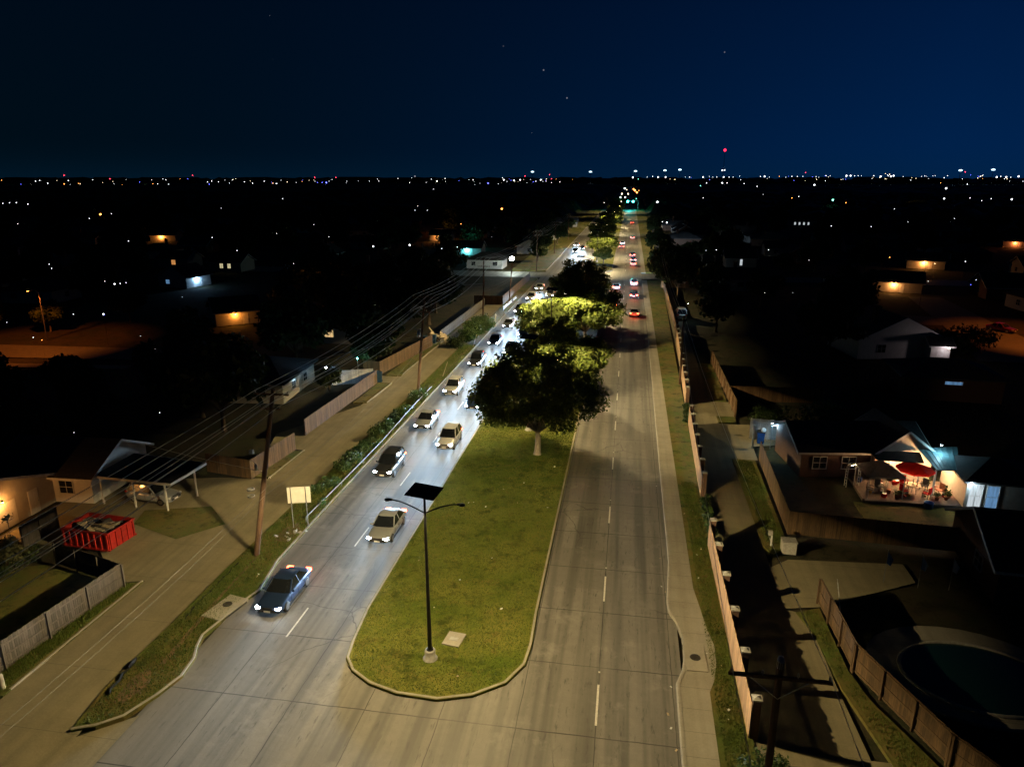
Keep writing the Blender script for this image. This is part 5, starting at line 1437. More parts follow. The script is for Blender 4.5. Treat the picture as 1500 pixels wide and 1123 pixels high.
# pool garden bottom right
pc = (19.43, 37.75)
b = MB(); ring = [(pc[0] + 5.2 * math.cos(a), pc[1] + 4.2 * math.sin(a) - 1.2) for a in [2 * math.pi * i / 28 for i in range(28)]]
slab('pool_deck', ring, .06, M_WALK)
ring2 = [(pc[0] + .3 + 3.9 * math.cos(a), pc[1] - 1.6 + 3.0 * math.sin(a)) for a in [2 * math.pi * i / 28 for i in range(28)]]
t = thing('swimming_pool', 'dark oval swimming pool with a pale rim behind the tan fence, bottom right', 'pool', (0, 0, 0))
MB().add([(x, y, .075) for x, y in ring2], [tuple(range(28))]).build('water', M_WATER, t)
b = MB(); b.tube([(x, y, .09) for x, y in ring2 + ring2[:1]], .11, 6); b.build('rim', M_STONE, t)
house('brick_house', 'unlit brick house with a pale eave line at the right edge beyond the pool', (29.2, 47.6, 0), R(-4), 10, 8, 2.7, 2.0, M_BRICK, M_SHING, 'gable', (('S', -2, 1.4, 1.4, 1.1, M_GLASSD), ('S', 1.6, 1.4, 1.4, 1.1, M_GLASSD), ('W', -1, 1.4, 1.2, 1.0, M_GLASSD)), (('S', 0, .95, 2.05, M_SIDINGW),))
for x, y, m_, lab in ((17.9, 45.6, M_BLUE, 'limp blue flag on a thin pole in the dark garden by the pool'), (19.9, 45.2, M_WHITE, 'limp striped flag on a pole in the dark garden, middle of three'), (21.8, 45.2, M_WHITE, 'limp striped flag on a pole nearest the brick house')):
    t = thing('garden_flag', lab, 'flag', (x, y, 0)); MB().tube([(0, 0, 0), (0, 0, 2.4)], .02, 6).build('pole', M_STEEL, t)
    b = MB(); vs = []; 
    for i in range(5): vs += [(.02 + .10 * i, .03 * math.sin(i * 2.2), 2.3 - .16 * i), (.02 + .07 * i, .05 * math.sin(i * 1.7), 1.4 - .05 * i)]
    vs += [(x_, y_ + .015, z_) for x_, y_, z_ in vs]
    b.add(vs, [(2 * i, 2 * i + 1, 2 * i + 3, 2 * i + 2) for i in range(4)] + [(10 + 2 * i + 2, 10 + 2 * i + 3, 10 + 2 * i + 1, 10 + 2 * i) for i in range(4)])
    b.build('cloth', m_, t)
t = thing('garden_ladder', 'white ladder leaning inside the near end of the tan fence', 'ladder', (13.9, 40.6, 0), R(80))
for s in (-.2, .2): MB().beam((s, 0, 0), (s, .5, 2.6), .05, .04).build('rail', M_TRIM, t)
b = MB()
for i in range(8): b.box((0, .06 + i * .06, .3 + i * .3), (.4, .03, .03))
b.build('rung', M_TRIM, t)

# ---- lit places deeper in the neighbourhood (pixel-read positions turned into ground points)
PROT = []
DL = [('o', -252.8, 316.3, 9.5, 0.414), ('w', -252.5, 323.5, 9.5, 0.123), ('w', -231.3, 282.3, 9.5, 0.122), ('w', -369.6, 392.5, 12.0, 0.234), ('w', -343.0, 372.1, 12.0, 0.203), ('w', -367.3, 380.2, 12.0, 0.176), ('w', -373.7, 391.8, 12.0, 0.181), ('w', -230.1, 243.2, 9.5, 0.089), ('w', -136.5, 180.0, 9.5, 0.098), ('w', -114.9, 127.2, 9.5, 0.063), ('w', -109.1, 121.2, 9.5, 0.054), ('w', -82.6, 104.1, 9.5, 0.114), ('w', -82.2, 104.9, 9.5, 0.053), ('w', -81.8, 105.8, 9.5, 0.045), ('w', -86.4, 106.7, 9.5, 0.041), ('w', -88.1, 100.6, 5.0, 0.045), ('w', -83.3, 101.4, 5.0, 0.113), ('w', -80.5, 84.1, 5.0, 0.043), ('o', -78.0, 82.8, 5.0, 0.042), ('w', -93.0, 92.9, 5.0, 0.035), ('w', -81.1, 119.3, 5.0, 0.039), ('w', -66.5, 87.3, 5.0, 0.026), ('w', -59.5, 80.5, 5.0, 0.023), ('w', -42.6, 57.0, 5.0, 0.029), ('w', -46.5, 50.9, 5.0, 0.018), ('w', -252.8, 505.8, 12.0, 0.189), ('w', -236.2, 394.8, 9.5, 0.108), ('w', -116.9, 257.2, 9.5, 0.075), ('w', -87.6, 202.5, 9.5, 0.066), ('w', -109.4, 212.8, 9.5, 0.064), ('w', -64.0, 175.0, 9.5, 0.181), ('w', -92.5, 159.5, 9.5, 0.074), ('w', -120.3, 194.6, 9.5, 0.092), ('w', -66.9, 136.2, 9.5, 0.041), ('w', -56.0, 180.2, 9.5, 0.234), ('o', -72.4, 411.3, 9.5, 0.495), ('o', -56.3, 210.2, 9.5, 0.176), ('o', -63.4, 270.1, 9.5, 0.111), ('w', -116.1, 385.6, 9.5, 0.134), ('w', -109.4, 386.7, 9.5, 0.134), ('w', -111.9, 377.1, 12.0, 0.105), ('w', -40.1, 210.2, 9.5, 0.057), ('w', -45.4, 172.4, 9.5, 0.071), ('w', -42.5, 176.6, 9.5, 0.079), ('w', -277.4, 1015.9, 12.0, 0.316), ('w', 16.7, 468.4, 12.0, 0.555), ('w', 12.9, 296.1, 9.5, 0.129), ('w', 14.5, 291.7, 9.5, 0.252), ('g', 145.9, 1616.7, 12.0, 0.705), ('w', 229.3, 2342.9, 13.85, 1.022), ('w', 252.3, 2139.9, 14.94, 1.74), ('w', 319.1, 2574.4, 12.71, 1.039), ('w', 321.7, 2209.2, 12.74, 0.894), ('w', 241.2, 1486.9, 12.0, 0.603), ('w', 54.6, 575.2, 12.0, 0.193), ('w', 476.7, 2044.9, 10.44, 1.922), ('w', 136.2, 632.3, 12.0, 0.259), ('o', 121.4, 586.0, 12.0, 0.24), ('g', 137.5, 533.4, 12.0, 0.593), ('o', 129.7, 473.2, 12.0, 0.213), ('w', 72.7, 279.8, 9.5, 0.125), ('w', 85.8, 278.0, 9.5, 0.097), ('w', 18.4, 177.4, 9.5, 0.048), ('w', 21.0, 179.6, 9.5, 0.072), ('w', 33.5, 181.6, 9.5, 0.068), ('w', 37.8, 159.5, 9.5, 0.044), ('o', 56.5, 168.0, 9.5, 0.077), ('o', 60.3, 158.0, 9.5, 0.2), ('w', 69.3, 162.0, 9.5, 0.076), ('w', 474.2, 1213.5, 12.0, 1.263), ('w', 996.4, 2404.1, 10.24, 1.129), ('w', 227.8, 583.5, 12.0, 0.506), ('w', 255.4, 607.7, 12.0, 0.22), ('w', 231.2, 532.4, 12.0, 0.194), ('w', 262.0, 589.1, 12.0, 0.215), ('w', 267.7, 571.6, 12.0, 0.544), ('w', 149.1, 447.1, 9.5, 0.142), ('w', 139.0, 342.2, 9.5, 0.099), ('b', -82.8, 100.9, 5.0, 0.052), ('w', 26.2, 141.6, 5.0, 0.038), ('w', 121.3, 710.0, 12.0, 0.168), ('w', 31.5, 142.4, 5.0, 0.029), ('w', 49.9, 128.8, 9.5, 0.041), ('w', 58.6, 131.9, 9.5, 0.048), ('b', 55.1, 125.5, 9.5, 0.041), ('w', 783.9, 3284.7, 9.37, 0.789), ('w', 109.7, 311.7, 9.5, 0.077), ('y', 61.5, 156.9, 9.5, 0.068), ('w', -9.6, 1135.2, 12.0, 1.1), ('y', -8.5, 720.6, 12.0, 0.621), ('y', -2.6, 721.5, 12.0, 0.583), ('w', -7.9, 586.2, 12.0, 0.505), ('w', -4.2, 586.8, 12.0, 0.506), ('w', -5.0, 3200.7, 9.14, 3.102), ('w', 3.1, 3147.7, 20.48, 3.051), ('y', -5.6, 993.3, 12.0, 0.464), ('o', 4.9, 936.3, 12.0, 1.109), ('o', 6.4, 795.6, 12.0, 0.857), ('o', 3.5, 1061.3, 12.0, 0.914), ('o', 9.9, 937.1, 12.0, 0.375), ('y', -5.9, 479.0, 12.0, 0.208), ('w', -15.8, 449.7, 12.0, 0.15), ('w', 4.0, 2332.9, 30.09, 2.01), ('g', 4.1, 547.4, 12.0, 0.219), ('w', -1705.6, 1785.4, 6.98, 0.989), ('w', -1793.3, 1891.9, 7.79, 0.87), ('w', -1682.0, 1786.3, 1.56, 0.983), ('b', -1777.8, 1907.1, -2.0, 0.696), ('w', -1765.4, 1908.9, -0.06, 1.042), ('w', -1651.0, 1798.2, -2.17, 0.815), ('w', -1711.7, 1899.2, 19.32, 1.024), ('w', -1614.0, 1805.4, 21.47, 0.97), ('w', -1697.2, 1927.1, 13.44, 1.029), ('w', -1601.9, 1846.4, 4.71, 0.816), ('w', -1611.1, 1872.2, 4.44, 1.995), ('o', -1558.4, 1827.6, 12.3, 0.962), ('w', -1641.1, 1942.7, 21.16, 1.019), ('w', -1682.9, 1997.6, 9.05, 1.046), ('b', -1604.6, 1921.6, 2.03, 0.836), ('b', -1598.1, 1932.6, 1.92, 1.005), ('b', -1560.0, 1899.9, 2.34, 0.821), ('w', -1640.3, 2021.3, 4.9, 1.043), ('w', -1515.3, 1887.2, 23.2, 0.646), ('w', -1554.1, 2030.0, 4.95, 2.065), ('w', -1526.4, 2017.3, 3.11, 1.013), ('w', -1501.8, 2092.0, 6.51, 2.08), ('o', -1525.2, 2166.2, 10.11, 0.884), ('w', -1380.9, 1983.2, 11.47, 0.807), ('w', -1441.7, 2113.9, 22.91, 0.854), ('w', -1386.4, 2043.1, 9.07, 1.994), ('w', -1383.5, 2093.1, 6.66, 1.005), ('w', -1399.1, 2142.2, 8.32, 1.025), ('w', -1429.2, 2203.1, 7.82, 0.877), ('w', -1408.4, 2197.2, 7.89, 0.697), ('w', -1294.1, 2103.1, 16.87, 0.824), ('w', -1263.7, 2076.2, 19.0, 0.811), ('w', -1269.0, 2122.3, 16.81, 0.826), ('w', -1210.8, 2084.6, 12.99, 0.644), ('g', -1293.3, 2283.1, -1.39, 0.701), ('w', -1257.2, 2257.2, 16.28, 1.035), ('w', -1149.6, 2111.9, 12.89, 0.963), ('w', -1154.6, 2195.3, 18.69, 0.994), ('o', -1183.0, 2308.3, 11.74, 0.866), ('w', -1183.2, 2332.4, 9.38, 2.112), ('w', -1064.2, 2232.7, 14.39, 0.661), ('b', -1065.3, 2397.5, 13.59, 0.876), ('b', -974.9, 2230.3, 14.47, 0.975), ('b', -1009.0, 2341.6, 13.91, 2.059), ('w', -939.2, 2298.4, 3.39, 0.829), ('w', -925.0, 2312.7, 18.44, 0.665), ('o', -895.9, 2272.2, 3.7, 1.973), ('w', -956.5, 2470.6, 1.77, 1.061), ('w', -863.5, 2356.6, 18.34, 0.67), ('w', -832.7, 2363.6, 18.33, 0.837), ('w', -748.6, 2310.1, 27.07, 0.811), ('w', -702.4, 2309.4, 29.18, 0.645), ('w', -748.9, 2436.4, 13.65, 0.851), ('w', -678.0, 2459.9, 24.87, 0.852), ('y', -658.6, 2459.0, 18.12, 2.056), ('w', -657.0, 2566.6, 27.17, 1.061), ('w', -565.4, 2546.7, 22.53, 0.697), ('w', -548.1, 2534.9, 22.55, 1.039), ('b', -490.8, 2515.5, 11.19, 2.07), ('w', -448.1, 2479.3, 9.19, 0.841), ('w', -432.6, 2472.1, 29.34, 0.838), ('w', -410.9, 2373.9, 22.79, 1.946), ('w', -393.9, 2479.8, 20.42, 2.028), ('w', -387.7, 2578.8, 22.53, 2.106), ('w', -296.6, 2428.9, 22.74, 1.976), ('w', -262.4, 2449.6, 13.97, 0.658), ('w', -241.8, 2519.8, 15.9, 0.845), ('w', -285.1, 2488.0, 18.22, 0.836), ('w', -310.8, 2415.5, 18.43, 0.976), ('w', 183.6, 2616.3, 31.66, 0.7), ('w', 191.2, 2534.1, 31.48, 1.018), ('w', 244.4, 2629.4, 31.67, 2.133), ('w', 253.0, 2510.9, 33.57, 0.674), ('w', 262.3, 2493.8, 31.37, 0.67), ('w', 272.5, 2469.2, 31.31, 0.829), ('w', 307.3, 2581.6, 31.54, 2.1), ('w', 325.4, 2583.3, 31.54, 1.043), ('w', 333.3, 2541.9, 31.45, 0.856), ('w', 405.3, 2451.3, 33.31, 0.995), ('w', 443.5, 2601.5, 33.75, 2.132), ('w', 454.4, 2574.9, 31.48, 0.698), ('w', 528.5, 2587.0, 33.67, 1.058), ('w', 497.8, 2359.2, 32.98, 0.805), ('w', 551.4, 2532.4, 33.49, 0.865), ('w', 613.1, 2492.5, 35.43, 1.028), ('w', 637.1, 2538.8, 35.6, 0.699), ('w', 664.4, 2454.0, 35.24, 2.053), ('w', 699.4, 2537.2, 35.55, 2.126), ('w', 702.3, 2502.8, 35.41, 0.868), ('w', 720.3, 2530.1, 35.51, 0.878), ('w', 708.2, 2452.3, 35.21, 0.682), ('w', 705.3, 2324.3, 34.71, 0.973), ('w', 779.5, 2500.8, 33.28, 2.116), ('y', 791.4, 2497.3, 41.55, 0.7), ('w', 742.9, 2324.7, 36.61, 0.815), ('y', 798.0, 2479.3, 39.37, 1.043), ('w', 809.9, 2500.9, 33.26, 2.123), ('w', 747.9, 2287.4, 34.54, 1.944), ('w', 871.7, 2421.7, 32.99, 0.687), ('w', 887.2, 2361.0, 34.74, 0.674), ('w', 919.9, 2380.5, 28.93, 1.022), ('w', 875.8, 2245.6, 34.29, 0.805), ('b', 996.7, 2392.6, 36.74, 0.692), ('b', 968.6, 2276.7, 32.5, 0.661), ('w', 1025.3, 2396.8, 32.84, 1.044), ('w', 1044.1, 2424.7, 36.86, 0.705), ('w', 1017.5, 2278.4, 30.63, 2.015), ('w', 1026.8, 2276.3, 32.47, 1.0), ('w', 1087.2, 2377.0, 30.82, 2.111), ('w', 1033.0, 2192.6, 32.21, 1.958), ('w', 54.0, 2628.4, 31.74, 0.702), ('w', 69.8, 2527.2, 33.71, 1.013), ('w', 87.1, 2502.5, 31.45, 2.022), ('w', 107.6, 2414.3, 31.25, 1.952), ('g', 23.1, 2559.1, 24.88, 0.854), ('y', 536.1, 2154.4, 30.64, 0.535), ('b', 610.1, 2257.5, 24.63, 0.575), ('y', -1283.1, 2250.9, 25.57, 0.644), ('w', 551.5, 2323.5, 30.37, 0.489), ('y', -1556.2, 1977.1, 15.04, 0.495), ('y', -1069.1, 2341.6, 20.98, 0.497), ('w', -983.2, 2451.8, 11.38, 0.513), ('w', 887.8, 2380.1, 34.35, 0.66), ('y', -1349.7, 1752.9, 18.67, 0.446), ('b', -919.2, 1785.9, 17.76, 0.459), ('w', -427.8, 1998.7, 10.88, 0.389), ('b', -1101.3, 2359.0, 21.95, 0.521), ('o', 874.2, 2280.7, 14.88, 0.698), ('y', -892.4, 1984.5, 22.83, 0.39), ('w', 476.8, 2421.1, 30.6, 0.738), ('b', -1218.5, 1884.8, 25.92, 0.546), ('o', 1043.5, 2422.1, 26.39, 0.465), ('w', -318.4, 2338.2, 23.6, 0.476), ('y', 1003.7, 2335.4, 34.26, 0.748), ('w', 298.2, 2116.9, 23.09, 0.62), ('w', -1000.9, 2371.6, 23.33, 0.775), ('w', -775.8, 2190.4, 25.33, 0.637), ('y', 764.1, 2522.9, 28.31, 0.486), ('w', -515.5, 2398.7, 16.43, 0.413), ('o', -178.2, 2261.0, 24.05, 0.39), ('y', 434.7, 1964.1, 21.2, 0.389), ('y', 836.0, 1966.2, 27.63, 0.597), ('y', -459.6, 2600.8, 12.48, 0.475), ('w', 863.4, 1809.8, 20.49, 0.529), ('y', -1047.0, 2135.4, 16.83, 0.708), ('w', 825.4, 2238.6, 26.15, 0.493), ('w', 894.9, 2460.8, 34.66, 0.813), ('w', 827.5, 2378.7, 22.24, 0.741), ('w', -1130.8, 1925.3, 22.39, 0.433), ('w', -353.2, 2094.3, 18.5, 0.656), ('b', -1368.2, 2232.0, 9.11, 0.807), ('b', -526.8, 2229.5, 20.29, 0.623), ('w', -717.5, 2533.3, 13.65, 0.63), ('o', -1067.2, 2283.1, 16.91, 0.586), ('w', -1298.9, 2256.2, 22.65, 0.72), ('w', -518.5, 2507.7, 10.84, 0.568), ('w', 485.7, 1974.6, 20.92, 0.522), ('w', -284.4, 2017.3, 15.16, 0.421), ('w', -1036.8, 2020.5, 13.03, 0.477), ('o', -1399.9, 1457.7, 22.9, 0.577), ('w', -1220.0, 1587.7, 14.59, 0.337), ('w', 526.6, 1972.8, 24.91, 0.552), ('w', -849.0, 1895.4, 19.48, 0.53), ('y', 672.4, 2538.8, 23.63, 0.672), ('w', -586.8, 2296.8, 18.19, 0.602), ('w', -1271.3, 1802.3, 23.58, 0.469), ('y', 368.8, 2119.6, 26.61, 0.391), ('w', -311.9, 2594.3, 24.58, 0.454), ('w', 1085.0, 2381.0, 25.73, 0.685), ('w', 716.2, 2373.5, 26.57, 0.576), ('w', -1343.1, 1955.5, 25.74, 0.667), ('w', 660.3, 1951.2, 31.34, 0.576), ('y', 670.2, 2155.5, 29.28, 0.678), ('o', 415.5, 2200.4, 32.42, 0.705), ('w', -296.0, 2486.4, 17.32, 0.649), ('w', 519.5, 2220.2, 31.96, 0.668), ('b', -404.8, 2481.7, 20.98, 0.712), ('o', -241.2, 2391.9, 25.16, 0.493), ('w', -1316.1, 2163.2, 20.76, 0.44), ('w', -521.5, 2005.5, 23.03, 0.357), ('w', 321.9, 2311.4, 33.44, 0.689), ('y', 1023.5, 2230.9, 25.87, 0.653), ('w', 743.1, 2029.5, 32.03, 0.428), ('b', 462.6, 2230.7, 21.26, 0.621), ('b', -293.2, 2218.9, 17.35, 0.661), ('y', -248.4, 2172.0, 25.59, 0.654), ('w', 905.5, 2221.0, 25.92, 0.635), ('w', 523.1, 1935.2, 30.49, 0.529), ('y', -342.9, 2233.2, 16.89, 0.379), ('b', 212.7, 2096.4, 23.5, 0.657), ('y', -329.2, 2085.8, 16.63, 0.393), ('b', -1133.4, 1849.4, 10.31, 0.52), ('b', 174.4, 2236.8, 29.7, 0.403), ('b', 524.8, 2144.6, 33.85, 0.428), ('y', -1178.0, 2150.7, 19.14, 0.57), ('b', -1696.1, 1828.3, 11.55, 0.541), ('y', 113.7, 2255.9, 25.66, 0.526), ('y', 779.4, 2234.3, 29.25, 0.526), ('w', 1033.9, 2235.3, 30.15, 0.746), ('w', -809.6, 2115.3, 20.69, 0.425), ('y', -1736.5, 1908.9, 9.95, 0.64), ('w', -829.8, 1945.7, 19.62, 0.534), ('w', 697.5, 2175.2, 33.82, 0.715), ('y', 777.3, 2448.3, 25.92, 0.755), ('y', 139.7, 2455.6, 24.01, 0.779), ('b', -416.7, 2516.5, 25.46, 0.569), ('b', 446.1, 2226.3, 33.26, 0.477), ('y', 713.5, 2016.8, 27.14, 0.498), ('o', -1368.0, 2076.8, 25.6, 0.538), ('y', -1318.3, 1597.3, 14.34, 0.504), ('o', -1603.1, 1936.4, 12.78, 0.747), ('w', 1110.2, 2403.1, 18.79, 0.532), ('y', 738.5, 2316.0, 25.54, 0.462), ('y', -297.1, 2042.0, 24.17, 0.397), ('w', -1561.6, 2089.0, 23.26, 0.447), ('y', -1147.5, 1998.4, 24.21, 0.607), ('w', -959.3, 2222.6, 8.67, 0.661), ('b', 528.4, 2301.0, 31.57, 0.573), ('y', 547.6, 2330.3, 24.49, 0.758), ('w', -970.3, 1941.6, 22.19, 0.601), ('b', -1328.6, 1831.3, 17.38, 0.679), ('y', -1607.6, 1860.1, 20.9, 0.457), ('o', -1382.8, 1832.0, 9.95, 0.519), ('b', -249.7, 2164.4, 21.96, 0.594), ('r', -1716.6, 2018.8, 36.05, 1.15), ('r', -1622.1, 2095.6, 26.0, 1.15), ('r', -1425.5, 2233.9, 36.79, 1.15), ('r', -1083.3, 2418.5, 30.54, 1.15), ('r', -1017.8, 2446.7, 30.58, 1.15), ('r', -377.1, 2623.0, 35.4, 1.15), ('r', -289.9, 2634.1, 40.08, 1.15), ('r', -282.4, 2634.9, 26.0, 1.15), ('r', 570.8, 2587.8, 45.64, 1.15), ('r', 1004.7, 2452.2, 46.02, 1.15)]
FARP = [(q[1], q[2], q[3] - .5) for q in DL if math.hypot(q[1], q[2]) < 900]
def lit(px, py): PROT.append((px, py, 1.5))
def orange_house(label, loc, rz, w_=9, d=8, col=(1.0, .36, .07), power=160, h=2.6, rh=2.0, win=(), wm=None, bulb=GL_ORANGE, group=None):
    house('lit_house', label, (loc[0], loc[1], 0), rz, w_, d, h, rh, wm or M_SIDING, M_SHING, 'gable', win, (('S', 1.2, 1.0, 2.05, M_SIDINGW),), None, .5, group)
    M = Matrix.Rotation(rz, 4, 'Z'); p = M @ Vector((-.6, -d / 2 - .45, 2.1))
    wall_lamp('lamp on the front of the ' + ' '.join(label.split()[:9]), (loc[0] + p.x, loc[1] + p.y, 2.1), bulb, col, power, .14, None)
    lit(loc[0], loc[1] - d / 2)
orange_house('house with a blue-lit gable at the left, below the orange glow', (-110.61, 164.68), R(78), 8, 9, (.3, .6, 1.0), 420, 2.8, 2.4, (('W', 1.5, 1.4, 1.2, 1.0, W_BLUE),), M_SIDINGW, GL_WHITE)
orange_house('house with a glowing orange roof edge left of the road, mid distance', (-73.28, 123.18), R(40), 8, 8, (1.0, .34, .05), 260)
orange_house('far house under a bare tree glowing orange, left', (-200.61, 289.56), R(10), 11, 8, (1.0, .34, .06), 900)
orange_house('house glowing orange among trees, right of the road far off', (89.54, 235.07), R(-20), 10, 9, (1.0, .40, .10), 700)
orange_house('house front sparkling orange through leaves, right', (64.28, 184.79), R(-15), 11, 8, (1.0, .42, .12), 520)
orange_house('small orange gable far off on the right', (205.4, 504.06), R(-90), 9, 9, (1.0, .30, .08), 900)
orange_house('orange house wall at the right edge, far off', (152.11, 313.64), R(-30), 9, 9, (1.0, .26, .07), 380)
orange_house('dim orange house far off on the right under dark trees', (230.55, 674.54), R(0), 12, 9, (1.0, .42, .12), 1600)
orange_house('house in a blue-green glow beyond the left trees', (-55.87, 253.04), R(0), 9, 8, (.12, .75, .85), 900, wm=M_SIDINGW, bulb=GL_WHITE)
orange_house('house behind the orange-lit tree left of the road', (-81.01, 308.9), R(0), 9, 8, (1.0, .36, .08), 1000)
house('lit_house', 'dark house with one warm curtained window, left of the alley in mid distance', (-48.01 - .5, 107.73 + 4, 0), R(0), 9, 8, 2.7, 2.0, M_SIDING, M_SHING, 'gable', (('S', .5, 1.7, 2.0, 1.2, W_WARM), ('S', -2.6, 1.6, 1.2, 1.0, M_GLASSD)), ()); lit(*(-50.14, 112.72))
q = (-115.66, 191.82); house('lit_house', 'far dark house with a pair of lit yellow windows, left', (q[0], q[1] + 4, 0), R(0), 10, 8, 2.7, 2.0, M_SIDING, M_SHING, 'gable', (('S', -1.0, 1.7, 1.0, 1.3, W_YEL), ('S', 1.4, 1.7, 1.0, 1.3, W_YEL)), ()); lit(q[0], q[1])
q = (-136.87, 198.46); house('lit_house', 'far dark house with a single orange window, left', (q[0], q[1] + 4, 0), R(0), 10, 8, 2.7, 2.0, M_SIDING, M_SHING, 'gable', (('S', .5, 1.7, 1.3, 1.5, W_ORANGE),), ()); lit(q[0], q[1])
q = (96.59, 431.79); house('lit_house', 'far dark house with a row of small white windows, right', (q[0], q[1] + 4, 0), R(0), 14, 8, 2.9, 2.0, M_SIDING, M_SHING, 'gable', tuple(('S', -4 + i * 2.4, 1.7, .9, 1.4, W_WHITE) for i in range(4)), ()); lit(q[0], q[1])
q = (34.07, 226.1); house('lit_house', 'dark house with a narrow white window among the right-hand trees', (q[0], q[1] + 4, 0), R(0), 9, 8, 2.9, 2.0, M_SIDING, M_SHING, 'gable', (('S', 0, 1.6, .7, 1.8, W_WHITE),), ()); lit(q[0], q[1])
q = (44.16, 114.53); house('pale_gable_house', 'large unlit house with a pale gable and chimney, right of the road', (q[0] - 4, q[1] + 2, 0), R(-80), 10, 13, 3.0, 3.2, M_SIDINGW, M_SHING2, 'gable', (('E', -3, 1.6, 1.2, 1.2, M_GLASSD),), (), (2.0, -3.0))
q = (44.62, 109.49); house('bright_shed', 'small white-walled shed lit pinkish behind the pale gabled house', (q[0] + 1.2, q[1] + 2, 0), R(0), 2.6, 3, 2.7, .8, M_SIDINGW, M_SHING2, 'gable', (), (('S', 0, .9, 2.0, M_TRIM),))
wall_lamp('small white lamp beside the bright shed wall', (q[0] + 1.8, q[1] - .6, 2.5), GL_WHITE, (1.0, .8, .85), 60, .1); lit(q[0] + 1, q[1])
q = (39.79, 89.84); house('lit_house', 'black house with a thin strip of blue window under its eave, right edge', (q[0], q[1] + 4, 0), R(-4), 11, 8, 2.9, 1.6, M_BRICK, M_SHING2, 'hip', (('S', 0, 2.3, 1.9, .35, W_BLUE),), ()); lit(q[0], q[1])
# white van or boat cover by the right alley
t = make_car('parked_van', 'pale van parked in the dark lot behind the right roadside fence', P_WHITE, 'suv', False, None, 'van'); t.location = (10.6, 139, 0); t.rotation_euler = (0, 0, R(180)); t.scale = (1.1, 1.2, 1.25)
wall_lamp('small cold lamp beside the pale van in the dark lot', (11.6, 136.4, 3.4), GL_WHITE, (.55, .78, 1.0), 60, .07)
# orange streets at both edges
sheet('street', [(-150, 86), (-70, 93), (-70, 100), (-150, 96)], .0, M_ASPH)
sheet('pavement', [(-150, 80.5), (-70, 87.6), (-70, 89.6), (-150, 82.5)], .004, M_WALK)
t = thing('sodium_street_lamp', 'orange street lamp hidden among trees at the left edge', 'street lamp', (-96, 103, 0))
MB().tube([(0, 0, 0), (0, 0, 8), (.1, -.9, 8.5), (.2, -2.2, 8.6)], [.1, .08, .05, .05], 8).build('pole', M_STEEL, t)
h = MB().lathe([(0, .1), (.2, .05), (.25, 0), (.2, -.04)], (.2, -2.3, 8.6), 10).build('lamp_head', M_STEEL, t); MB().lathe([(0, -.1), (.12, -.08), (.17, -.03)], (.2, -2.3, 8.6), 10).build('lens', GL_ORANGE, h)
STREET_O = street_light_data('sodium_street_light', (1.0, .22, .02), 2100, 0, (.42, .58)); street_light((-95.8, 100.7, 8.4), STREET_O)
sheet('street', [(52, 112), (58, 140), (64, 175), (71, 175), (68, 140), (66, 112)], .0, M_ASPH)
sheet('street', [(40, 140), (57.9, 140), (60, 149), (40, 152)], .0, M_ASPH)
t = thing('sodium_street_lamp', 'orange street lamp over the right-hand side street with the red car', 'street lamp', (72.5, 132, 0))
MB().tube([(0, 0, 0), (0, 0, 8), (-.6, 0, 8.5), (-2.2, 0, 8.6)], [.1, .08, .05, .05], 8).build('pole', M_STEEL, t)
h = MB().lathe([(0, .1), (.2, .05), (.25, 0), (.2, -.04)], (-2.3, 0, 8.6), 10).build('lamp_head', M_STEEL, t); MB().lathe([(0, -.1), (.12, -.08), (.17, -.03)], (-2.3, 0, 8.6), 10).build('lens', GL_ORANGE, h)
street_light((70.2, 132, 8.4), STREET_O); lit(62, 130); lit(66, 136); lit(55, 145); lit(-87, 93); lit(-80, 96); lit(-96, 95); lit(-100, 90); lit(-90, 87); lit(-80, 90); lit(-74, 92); lit(-84, 98)
o = make_car('parked_car', 'red car with a pale bumper parked in the orange-lit street on the right', P_RED, 'sedan', False); o.location = (66.0, 136, 0); o.rotation_euler = (0, 0, R(35))
bush('large_bush', 'big rounded dark bush between the shed and the orange-lit street on the right', 'bush', (50.5, 118, 0), 9, 6, 4.2, 5000, .25, 66, 0, None, M_LEAFD)

# ================================================================== DARK NEIGHBOURHOOD
for p in ((-110, 160), (22, 61), (26, 61), (29, 58), (14, 70), (17, 74), (10, 139), (30, 48), (20, 45), (-40, 50), (-38, 42), (-45, 42), (-34, 85), (-36, 80), (-32, 112), (-40, 40), (-48, 55), (-33, 203), (-40, 210), (-33, 215), (14, 66), (18, 38), (22, 38), (45, 106), (46, 104), (35, 100)):
    lit(*p)
def blocked(x, y, rad, hgt):
    for X, Y, Z in PROT + FARP:
        D2 = X * X + Y * Y; t_ = (x * X + y * Y) / D2
        if t_ > 1.0 + rad / math.sqrt(D2) or t_ < .1: continue
        lat = abs(x * Y - y * X) / math.sqrt(D2)
        if lat < rad and 26 + (Z - 26) * t_ < hgt: return True
    return False
TREEP = []; HOUSEP = []
rg = random.Random(77)
def inframe(x, y): return -1.06 * y - 8 < x < .56 * y + 8
def free(x, y, r):
    return all((x - a) ** 2 + (y - b_) ** 2 > (r + c_) ** 2 for a, b_, c_ in TREEP)
